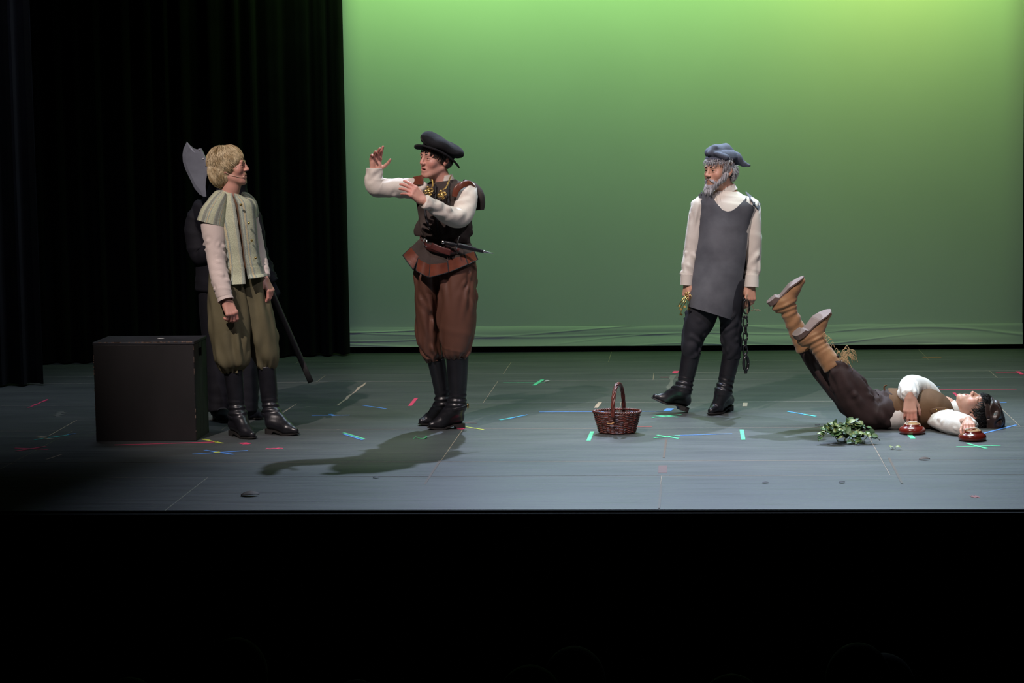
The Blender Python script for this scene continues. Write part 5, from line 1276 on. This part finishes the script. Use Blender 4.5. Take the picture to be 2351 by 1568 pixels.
obj('body', merge_col(bh4, h4r, h4l, t4), M['skin_pale'], p4)
k4 = lambda p: p[2] > np.interp(p[1], [-.1, -.07, -.05, -.02, .01, .04, .12], [.062, .052, .036, .014, -.01, -.05, -.06])
hb4 = sdf_mesh([('el', (0, .022, .044), (.085, .102, .082), 0), ('el', (0, .058, -.02), (.074, .058, .062), .02), ('-el', (0, -.105, -.028), (.074, .072, .088), .01), ('-el', (0, -.014, -.080), (.10, .056, .078), .012)], .005)
lk4 = scalp_locks(W4, k4, 2200, .05, .0015, .006, 25, rad=.010)
lk4b = scalp_locks(W4, lambda p: p[1] < -.05 and p[2] > .05, 300, .045, .0015, .016, 26, rad=.010, flow=lambda p: np.array([0, -1.0, .1]))
obj('hair', join((W4(hb4[0]), hb4[1]), lk4, lk4b), M['black_hair'], p4)
# cap
Bz = W4
cb = []
AA = np.linspace(0, 2 * PI, 49)
ringp = [W4(np.array([.093 * math.cos(a), .020 + .108 * math.sin(a), .078 + .030 * math.sin(a)])) for a in AA]
cap4 = obj('cap', tube(ringp, .005, .017, 10, 1, hint=R4 @ np.array([0, .3, 1.0]))[:2], M['velvet'], p4)
pv4 = sdf_mesh([('el', (0, .040, .118), (.108, .110, .046), 0), ('el', (0, .070, .135), (.098, .075, .050), .03), ('el', (0, .01, .09), (.090, .10, .04), .02)], .005)
v4 = pv4[0]; nn4 = v4 - np.array([0, .04, .09]); nn4 /= np.linalg.norm(nn4, axis=1)[:, None]
ridge = np.abs(np.sin(nz(v4, 52, 13) * 3.4 + nz(v4, 20, 14) * 2)) ** .7
v4 = v4 + nn4 * (.017 * ridge - .009)[:, None]
obj('crown', (W4(v4), pv4[1]), M['velvet'], cap4)
# vest (tube along the body axis) and shirt under it
hX = (0, 1, 0)
vr = [(2032, 936, .0, 46, .13), (2048, 939, .0, 48, .145), (2072, 942, .0, 46, .155), (2100, 942, .0, 47, .16), (2128, 940, .01, 49, .17), (2152, 945, .01, 42, .165), (2172, 951, .01, 33, .13), (2186, 955, .01, 24, .085)]
vest4 = obj('vest', f4.limb(vr, ns=64, per=7, hint=hX, disp=wrinkle(.004, 4, 1, 95, big=.006, bf=10)), M['brown_vest'], p4)
obj('shirt', f4.limb([(2022, 946, .0, 40, .12), (2040, 947, .0, 43, .148), (2060, 947, .0, 44, .158), (2100, 948, .0, 44, .16)], ns=48, per=6, hint=hX, disp=wrinkle(.006, 5, 2, 96, big=.005)), M['linen_white'], p4)
obj('collar', f4.limb([(2180, 945, .005, 27, .075), (2192, 944, .005, 25, .068), (2201, 941, .005, 24, .062)], ns=36, per=4, hint=hX, cap=(False, False), disp=wrinkle(0, 1, 1, 4, big=.004, bf=25)), M['linen_white'], p4, solid=.005)
sh_s = obj('shoulder_strap', tube([f4.J(2136, 944, -.165), f4.J(2155, 942, -.17), f4.J(2175, 944, -.16), f4.J(2192, 953, -.12), f4.J(2206, 968, -.09)], [.012, .016, .017, .015, .010], .005, 14, 6), M['brown_vest'], vest4)
for q in ((2150, 941, -.178), (2171, 941, -.178), (2193, 946, -.15)):
    obj('stud', lathe(f4.J(*q), [(.0045, -.002), (.0035, .002), (.0005, .004)], 9, rotx(PI / 2)), M['gold'], vest4)
obj('waist_tie', tube([f4.J(2031, 897, -.04), f4.J(2030, 888, -.04), f4.J(2036, 884, -.05)], [.006, .005, .004], None, 8, 5), M['brown_vest'], vest4)
# sleeves
obj('sleeve', f4.limb([(2142, 922, .13, 22, .07), (2126, 903, .10, 26, .075), (2106, 893, .05, 28, .085), (2090, 892, -.03, 27, .085), (2086, 899, -.10, 25, .07), (2088, 906, -.15, 21, .055), (2089, 911, -.175, 15, .042)], ns=44, per=8, hint=(0, .5, 1),
     disp=wrinkle(.003, 4, 1, 97, gather=.005, gn=9, big=.006, bf=11, cre=14, ca=.007, cdir=(.2, -.5, -.7), cj=.4, cl=.07)), M['linen_white'], p4)
obj('sleeve', f4.limb([(2146, 960, -.10, 15, .06), (2162, 963, -.16, 21, .075), (2186, 970, -.25, 25, .08), (2208, 976, -.34, 23, .075), (2224, 979, -.40, 18, .06), (2233, 981, -.43, 13, .042)], ns=44, per=8, hint=(0, 1, .2),
     disp=wrinkle(.003, 4, 1, 98, gather=.005, gn=9, big=.007, bf=11, cre=14, ca=.007, cdir=(.8, -.2, -.4), cj=.4, cl=.07)), M['linen_white'], p4)
# trousers
q4a = f4.limb([(2046, 943, -.01, 46, .14), (2022, 944, -.015, 47, .15), (1992, 940, -.03, 46, .14), (1965, 915, -.06, 42, .115), (1944, 882, -.08, 39, .105), (1927, 856, -.095, 31, .085), (1906, 826, -.095, 20, .05)], ns=60, per=9, hint=hX, disp=wrinkle(.003, 5, 1, 101, .2, 1.0, big=.007, bf=11, cre=30, ca=.011, cdir=(.5, .2, -.7), cj=.5, cl=.10, cw=.014))
q4b = f4.limb([(2020, 940, .05, 44, .12), (1985, 935, .08, 44, .12), (1945, 905, .10, 36, .11), (1905, 865, .11, 30, .095), (1872, 830, .12, 24, .07), (1846, 793, .12, 19, .05)], ns=60, per=9, hint=hX, disp=wrinkle(.003, 5, 1, 102, .2, 1.0, big=.006, bf=11, cre=22, ca=.010, cdir=(.5, .2, -.7), cj=.4, cl=.10, cw=.014))
obj('trousers', join(q4a, q4b), M['brown_twill'], p4)
# boots: near one shows its sole
dn = f4.J(1908, 707, -.10) - f4.J(1822, 770, -.14)
Lb = .285; fdir = unit(dn + np.array([0, .05, 0]))
Hn = f4.J(1822, 770, -.12); Tn = Hn + fdir * Lb
upn = unit(f4.J(1925, 850, -.095) - f4.J(1866, 782, -.08)) + np.array([0, .55, 0])
build_boot(p4, f4.J(1914, 844, -.095), f4.J(1868, 777, -.07), Hn, Tn, M['suede'], M['tan_sole'], .066, .050, up=upn, slouch=.3, width=1.12)
Hf = f4.J(1760, 694, .10); Tf = f4.J(1841, 632, .08); fdir2 = unit(Tf - Hf)
upf = unit(f4.J(1846, 796, .12) - f4.J(1800, 700, .10)) + np.array([0, .12, 0])
build_boot(p4, f4.J(1850, 803, .12), f4.J(1803, 697, .10), Hf, Hf + fdir2 * .275, M['suede'], M['tan_sole'], .060, .048, up=upf, slouch=.65)
M['straw'] = pm('straw_lace', (0.46, 0.32, 0.16), 0.7, 0.2, 30)
rs = np.random.RandomState(12); gs = []
for i in range(26):
    a = f4.J(1932 + rs.uniform(-6, 6), 826 + rs.uniform(-8, 8), -.13); x, y = rs.uniform(10, 38), rs.uniform(-20, 14)
    gs.append(tube([a, a + np.array([x * .35, 0, 14 - y * .4]) * .0026, a + np.array([x * .8, -.0, 8 - y]) * .0026, a + np.array([x, 0, -6 - y]) * .0026], .0016, None, 5, 4)[:2])
for i in range(12):
    t = rs.uniform(0, 1); a = f4.J(1884 + 40 * t, 768 + 50 * t, -.13); x = rs.uniform(8, 18)
    gs.append(tube([a, a + np.array([x * .5, 0, 8]) * .0026, a + np.array([x, 0, rs.uniform(-6, 8)]) * .0026], .0016, None, 5, 4)[:2])
lc = obj('boot_laces', join(*gs), M['straw'], p4); lc['label'] = 'loose straw-coloured laces on the boot'

# ================================================================== PROPS
# ---- black rehearsal box
M['box_paint'] = pm('scuffed_black_paint', (0.013, 0.0115, 0.012), 0.55, 0.3, 4, bump=0.08, bscale=40, stretch=(1, 1, .4))
M['box_top'] = pm('black_top_paint', (0.020, 0.020, 0.024), 0.5, 0.3, 6)
M['raw_edge'] = pm('chipped_wood_edge', (0.16, 0.11, 0.085), 0.8, 0.6, 60)
b_fl, b_fr = F(221, 1013.5), F(451, 1012.5)
b_br = F(479, 992.5)
ex = unit((b_fr - b_fl) * [1, 1, 0]); wbx = np.linalg.norm((b_fr - b_fl)[:2]); ey = np.array([-ex[1], ex[0], 0]); dbx = (b_br - b_fr) @ ey
fb = Fig(b_fl[1]); hbx = P(221, 786, b_fl[1])[2]
Rb = np.stack([ex, ey, np.array([0, 0, 1.0])], 1)
bx_ = thing('rehearsal_box', 'scuffed black wooden box standing left of the blond actor', 'box', (b_fl + ex * wbx / 2 + ey * dbx / 2))
def bb(x0, x1, y0, y1, z0, z1, bev=.003):
    c = b_fl * [1, 1, 0] + ex * (x0 + x1) / 2 + ey * (y0 + y1) / 2 + np.array([0, 0, (z0 + z1) / 2])
    return box(c, (x1 - x0, y1 - y0, z1 - z0), Rb, bev)
tp = .018
obj('front_panel', bb(0, wbx, 0, tp, 0, hbx - tp), M['box_paint'], bx_, smooth=False)
obj('back_panel', bb(0, wbx, dbx - tp, dbx, 0, hbx - tp), M['box_paint'], bx_, smooth=False)
obj('side_panel', bb(0, tp, tp, dbx - tp, 0, hbx - tp), M['box_paint'], bx_, smooth=False)
s0, s1, zt0, zt1 = dbx * .36, dbx * .60, hbx - .105, hbx - .055
obj('side_panel', join(bb(wbx - tp, wbx, tp, s0, 0, hbx - tp), bb(wbx - tp, wbx, s1, dbx - tp, 0, hbx - tp), bb(wbx - tp, wbx, s0, s1, 0, zt0), bb(wbx - tp, wbx, s0, s1, zt1, hbx - tp)), M['box_paint'], bx_, smooth=False)['label'] = 'side with a hand hole near the top'
obj('top_panel', bb(-.003, wbx + .003, -.003, dbx + .003, hbx - tp, hbx), M['box_top'], bx_, smooth=False)
rs = np.random.RandomState(3); gs = []
for i in range(46):
    a = rs.uniform(0, wbx - .03); L = rs.uniform(.006, .05) if i < 14 else rs.uniform(.003, .012)
    gs.append(bb(a, min(a + L, wbx), -.0042, .0005, hbx - rs.uniform(.0025, .005), hbx + .0006, 0))
for i in range(16):
    z = rs.uniform(.02, hbx - .03); gs.append(bb(-.0008, .003, -.0012, .004, z, z + rs.uniform(.004, .02), 0)); z = rs.uniform(.02, hbx - .03)
    gs.append(bb(wbx - .002, wbx + .0008, -.0012, .003, z, z + rs.uniform(.004, .02), 0))
ch = obj('chipped_edge', join(*gs), M['raw_edge'], bx_, smooth=False); ch['kind'] = 'stuff'; ch['label'] = 'pale chipped wood along the edges'
M['white_tape'] = M['tape_white']
obj('tape_scrap', bb(wbx * .57, wbx * .63, dbx * .52, dbx * .62, hbx, hbx + .0008, 0), M['white_tape'], bx_, smooth=False)

# ---- wicker basket
M['wicker'] = pm('dark_red_wicker', (0.085, 0.018, 0.012), 0.42, 0.6, 30, bump=0.1, coat=0.1)
M['wicker_dark'] = pm('dark_wicker', (0.024, 0.008, 0.007), 0.45, 0.4, 30)
M['reed'] = pm('pale_reed', (0.36, 0.19, 0.07), 0.6, 0.2, 30)
fbk = F(1417, 994); Yb = fbk[1]; fq = Fig(Yb)
bc = np.array([P(1417, 994, Yb)[0], Yb, 0.0]); mpb = fq.mp
rb_, rt_ = 41 * mpb, 53 * mpb; hb_ = P(1417, 946, Yb)[2]
bas = thing('wicker_basket', 'dark red wicker basket with tall hoop handle on the stage floor', 'basket', bc)
sy = .72
NS_ = 30; gs = []; NR = 17
ST = 26
for k in range(NR):
    t = (k + .5) / NR; r = rb_ + (rt_ - rb_) * t; z = .006 + (hb_ - .012) * t; n = ST * 6
    pts = []
    for i in range(n + 1):
        a = i / n * 2 * PI
        w = .0035 * math.sin(a * ST / 2 + (k % 2) * PI) + .0008 * math.sin(a * 7 + k)
        pts.append(bc + [(r + w) * math.cos(a), (r + w) * sy * math.sin(a), z + .0008 * math.sin(a * 5 + k * 2)])
    gs.append(tube(pts, .0045, .0032, 6, 1, hint=(0, 0, 1))[:2])
wv = obj('woven_side', join(*gs), M['wicker'], bas); wv['kind'] = 'stuff'
gs = [tube([bc + [rb_ * math.cos(a), rb_ * sy * math.sin(a), .004], bc + [rt_ * math.cos(a), rt_ * sy * math.sin(a), hb_ + .004]], .0032, None, 6, 2)[:2] for a in np.linspace(0, 2 * PI, ST, endpoint=False)]
sk = obj('stakes', join(*gs), M['wicker_dark'], bas); sk['kind'] = 'stuff'
obj('base', lathe(bc, [(rb_ - .002, .002), (rb_, .004), (rb_ - .004, .010), (rb_ - .01, .010)], 48, sy=sy), M['wicker_dark'], bas)
gs = []
for ph in (0, 2.1, 4.2):
    n = 150; pts = [bc + [(rt_ + .003 + .004 * math.cos(a * 17 + ph)) * math.cos(a), (rt_ + .003 + .004 * math.cos(a * 17 + ph)) * sy * math.sin(a), hb_ + .004 + .0045 * math.sin(a * 17 + ph)] for a in np.linspace(0, 2 * PI, n + 1)]
    gs.append(tube(pts, .0042, None, 7, 1)[:2])
obj('rim', join(*gs), M['wicker'], bas)
# handle: hoop running front to back
hp_ = []
h0 = np.array([P(1407, 948, Yb - .115)[0], Yb - .122, hb_ - .02]); h1 = np.array([P(1432, 944, Yb + .115)[0], Yb + .118, hb_ - .02])
top_z = P(1425, 880, Yb)[2] - .004
for t in np.linspace(0, 1, 25):
    q = h0 + (h1 - h0) * (.5 - .5 * math.cos(PI * t)); q = q.copy(); q[2] = h0[2] + (top_z - h0[2]) * math.sin(PI * t) ** .75; hp_.append(q)
hD = catmull(np.array(hp_), 130); gs = []
tg = np.gradient(hD, axis=0); tg /= np.linalg.norm(tg, axis=1)[:, None]
for ph in np.linspace(0, 2 * PI, 4, endpoint=False):
    pts = []
    for i, (q, t) in enumerate(zip(hD, tg)):
        n1 = unit(np.cross(t, [1.0, .2, 0])); n2 = np.cross(t, n1); a = ph + i * .13
        pts.append(q + .0065 * (math.cos(a) * n1 + math.sin(a) * n2))
    gs.append(tube(pts, .0062, None, 8, 1, hint=(1, .2, 0))[:2])
obj('handle', join(*gs), M['wicker'], bas)
obj('pale_reed', tube([P(1394, 972, Yb - .105), P(1402, 973, Yb - .112), P(1410, 970, Yb - .115)], .0035, None, 7, 4)[:2], M['reed'], bas)

# ---- red wooden hand blocks
M['redwood'] = pm('glossy_red_wood', (0.15, 0.016, 0.010), 0.22, 0.35, 7, coat=0.7, stretch=(1, 1, .3))
M['tan_disc'] = pm('tan_leather_disc', (0.42, 0.24, 0.10), 0.6, 0.15, 20)
M['cord'] = pm('white_cord', (0.70, 0.66, 0.58), 0.8, 0.08, 40)
def block(px, py, wpx, label):
    q = F(px, py); Yq = q[1] + wpx * .5 * (q[1] - CAM[1]) / F_PX * .0 ; mp = (q[1] - CAM[1]) / F_PX; r = wpx / 2 * mp
    c = np.array([q[0], q[1] + r * .9, 0.0])
    t = thing('hand_block', label, 'wooden block', c, 'red wooden hand blocks')
    k = r / .078
    obj('body', lathe(c, [(.066 * k, .001), (.076 * k, .006), (.0785 * k, .018), (.076 * k, .030), (.066 * k, .040), (.055 * k, .045), (.051 * k, .048), (.051 * k, .055), (.049 * k, .057)], 56), M['redwood'], t)
    obj('top_disc', lathe(c, [(.047 * k, .056), (.048 * k, .0575), (.047 * k, .060), (.044 * k, .0605)], 44), M['tan_disc'], t)
    pts = [c + np.array(p_) * k for p_ in ((-.034, -.02, .0625), (-.028, -.022, .068), (-.005, -.022, .073), (.018, -.02, .072), (.030, -.018, .066), (.032, -.018, .0605))]
    obj('cord_handle', join(tube(pts, .0038, None, 9, 6)[:2], tube([pts[0] + [-.008, 0, .002], pts[0] + [.0, -.004, .007], pts[0] + [.006, -.004, .0], pts[0] + [-.002, -.004, -.001]], .0036, None, 8, 4)[:2], tube([pts[0], pts[0] + [-.012, -.008, -.001]], .003, None, 8, 2)[:2]), M['cord'], t)
block(2097, 999, 61, 'red wooden hand block standing free in front of the lying actor belly')
block(2236, 1015, 64, 'red wooden hand block gripped by the lying actor near his head')

# ---- leafy sprigs
M['leaf'] = [pm('leaf_%s' % n_, c_, 0.5, 0.25, 40) for n_, c_ in (('green', (0.07, 0.15, 0.045)), ('pale', (0.20, 0.25, 0.08)), ('deep', (0.04, 0.095, 0.035)))]
M['stem'] = pm('green_stem', (0.08, 0.10, 0.04), 0.6, 0.2, 30)
def leaf_mesh(m, k):
    n = 7; V = []; rsx = np.random.RandomState(k)
    for i in range(n):
        t = i / (n - 1); w = .36 * math.sin(PI * min(1, t * .93 + .05)) ** .75
        z = .14 * math.sin(t * PI) * (1 if k % 2 else .5) - .12 * t * t
        V += [(t, -w, z + .10), (t, 0, z), (t, w, z + .10)]
    fcs = []
    for i in range(n - 1):
        a = i * 3; fcs += [[a, a + 3, a + 4, a + 1], [a + 1, a + 4, a + 5, a + 2]]
    me = bpy.data.meshes.new('leaf'); fill_mesh(me, V, fcs); me.materials.append(m); return me
LM = [leaf_mesh(m, k) for k, m in enumerate(M['leaf'])]
def add_leaf(parent, root_loc, p, R, s, me):
    o = bpy.data.objects.new('leaf', me); COL.objects.link(o)
    o.parent = parent; o.matrix_parent_inverse = Matrix.Translation([-float(c) for c in root_loc])
    m4 = Matrix([[*(R[i] * s), p[i]] for i in range(3)] + [[0, 0, 0, 1]]); o.matrix_basis = m4
    return o
rs = np.random.RandomState(21)
lc0 = F(1945, 1018); lc0 = np.array([lc0[0], lc0[1] + .03, 0])
sp_ = thing('leafy_sprigs', 'heap of green leafy sprigs on the stage floor beside the lying actor', 'plant', lc0)
stems = []
for i in range(15):
    a = rs.uniform(-.16, .03); y0 = rs.uniform(-.05, .06); z0 = rs.uniform(.012, .06)
    d_ = np.array([rs.uniform(.6, 1.0) * (1 if rs.rand() < .7 else -1), rs.uniform(-.5, .5), rs.uniform(.0, .5)]); L = rs.uniform(.10, .19)
    p0 = lc0 + [a if d_[0] > 0 else a + .17, y0, z0]; pts = []
    for t in np.linspace(0, 1, 6):
        q = p0 + d_ * L * t; q[2] = max(.008, z0 + d_[2] * L * t + .035 * math.sin(t * PI) - .06 * t * t); pts.append(q)
    stems.append(tube(pts, .0022, None, 5, 2)[:2])
    for j in range(13):
        t = rs.uniform(.1, 1.0); q = pts[min(4, int(t * 5))] * (1 - (t * 5) % 1) + pts[min(5, int(t * 5) + 1)] * ((t * 5) % 1)
        dr = unit([rs.normal() * .8 + d_[0] * .3, rs.normal() * .8 - .25, rs.uniform(-.35, .8)]); up_ = unit(np.array([rs.normal() * .4, -.6 + rs.normal() * .3, 1.0]))
        up_ = unit(up_ - dr * (up_ @ dr)); sd = np.cross(up_, dr)
        s = rs.uniform(.032, .048); q = q.copy(); q[2] = max(q[2], .010 + max(0, -dr[2]) * s)
        add_leaf(sp_, lc0, q, np.stack([dr, sd, up_], 1), s, LM[rs.choice(3, p=[.45, .28, .27])])
obj('stem', join(*stems), M['stem'], sp_)
l2 = F(2052, 1030); t2_ = thing('leaf_sprig', 'tiny fallen sprig with two leaves on the floor below the lying actor', 'leaf', (l2[0], l2[1], 0))
obj('stem', tube([F(2047, 1027, .006), F(2053, 1031, .004), F(2057, 1028, .008)], .0012, None, 5, 4)[:2], M['stem'], t2_)
for a, b in (((2048, 1027), (2037, 1033)), ((2056, 1029), (2067, 1028))):
    p_, q_ = F(*a, .008), F(*b, .010); dr = unit(q_ - p_); up_ = unit(np.array([0, -.4, 1.0]) - dr * (np.array([0, -.4, 1.0]) @ dr)); add_leaf(t2_, (l2[0], l2[1], 0), p_ + [0, 0, .004], np.stack([dr, np.cross(up_, dr), up_], 1), .034, LM[1])
# dry leaves, feather and crumbs
M['dry'] = pm('dry_brown_leaf', (0.060, 0.030, 0.012), 0.7, 0.4, 40)
M['dark_crumb'] = pm('dark_crumb', (0.02, 0.012, 0.012), 0.7, 0.3, 40)
def dry(name, px, py, s, label, m, yaw, cat='leaf'):
    me = leaf_mesh(m, 1); o = bpy.data.objects.new(name, me); COL.objects.link(o)
    md = o.modifiers.new('thickness', 'SOLIDIFY'); md.thickness = .05
    c = F(px, py); o.location = (c[0], c[1], .003); o.rotation_euler = (.15, -.1, yaw); o.scale = (s, s * .9, s * .5)
    return tag(o, label, cat)
dl_ = dry('dry_leaf', 553, 1139, .095, 'curled dry brown leaf near the front edge of the stage below the blond actor', M['dry'], .15)
dry('dry_leaf', 2110, 1056, .060, 'flat brown leaf on the floor below the free hand block', M['dry'], .05)
dry('dry_leaf', 1926, 1109, .034, 'small dark leaf scrap near the stage front, below the leafy sprigs', M['dark_crumb'], .3)
dry('dry_leaf', 1750, 1110, .034, 'small dark leaf scrap near the stage front, below the green upright tape', M['dark_crumb'], -.2)
dry('dry_leaf', 1871, 977, .030, 'dark crumpled leaf scrap left of the leafy sprigs', M['dark_crumb'], -.2)
dry('feather', 1250, 877, .042, 'small white curled feather at the end of the thin green tape line', M['tape_white'], .3, 'feather')
dry('dry_leaf', 856, 1098, .034, 'small dark scrap near the stage front below the arm shadow', M['dark_crumb'], .1)
M['green_wire'] = pm('green_wire', (0.06, 0.30, 0.12), 0.5, 0.2, 30)
gw = [F(949, 1008, .003), F(954, 1003, .010), F(962, 1006, .004), F(972, 1007, .004), F(979, 1003, .012), F(975, 1001, .016)]
tag(obj('wire_scrap', tube(gw, [.002, .002, .002, .003, .007, .002], None, 6, 5)[:2], M['green_wire'], None), 'twisted green wire scrap lying in front of the beret actor boots', 'wire')

# ---- spectators in the dark house
M['dark_coat'] = pm('dark_clothing', (0.003, 0.003, 0.003), 0.9, 0.3, 10)
M['dark_head'] = pm('hair_in_the_dark', (0.0018, 0.0018, 0.0016), 0.9, 0.3, 20, spec=0.05)
au = [(295, 1556, 'head of a spectator in the dark at the bottom edge below the black box'), (540, 1464, 'head of a spectator in the dark below the blond actor'), (818, 1561, 'head of a spectator in the dark at the bottom edge left of the beret actor'),
      (1217, 1527, 'head of a spectator in the dark, below the gap between beret actor and basket'), (1318, 1484, 'head of a spectator in the dark below and left of the basket'), (1680, 1548, 'head of a spectator in the dark below the bearded actor'),
      (1970, 1476, 'head of a spectator in the dark below the leafy sprigs'), (2030, 1500, 'head of a spectator in the dark below the free hand block')]
hd_v, hd_f = sdf_mesh([('el', (0, 0, -.115), (.080, .098, .115), 0), ('rc', (0, .01, -.20), (0, .01, -.30), .055, .060, .02)], .010)
sh_v, sh_f = sdf_mesh([('rc', (-.15, .01, -.36), (.15, .01, -.36), .075, .075, 0), ('rc', (0, .01, -.36), (0, .02, -.62), .15, .15, .08), ('rc', (0, .01, -.26), (0, .01, -.34), .06, .08, .05)], .016)
hair_v, hair_f = sdf_mesh([('el', (0, -.012, -.10), (.088, .098, .102), 0)], .010)
for i, (px, py, lab) in enumerate(au):
    Ya = -8.4 + .9 * ((i * 37) % 5) / 5
    tp_ = P(px, py, Ya)
    t = thing('person', lab, 'person', (tp_[0], tp_[1], tp_[2] - .75), 'spectators in the dark house')
    o = obj('body', (hd_v + tp_, hd_f), M['dark_head'], t); obj('hair', (hair_v + tp_, hair_f), M['dark_head'], t); obj('jacket', (sh_v + tp_, sh_f), M['dark_coat'], t)
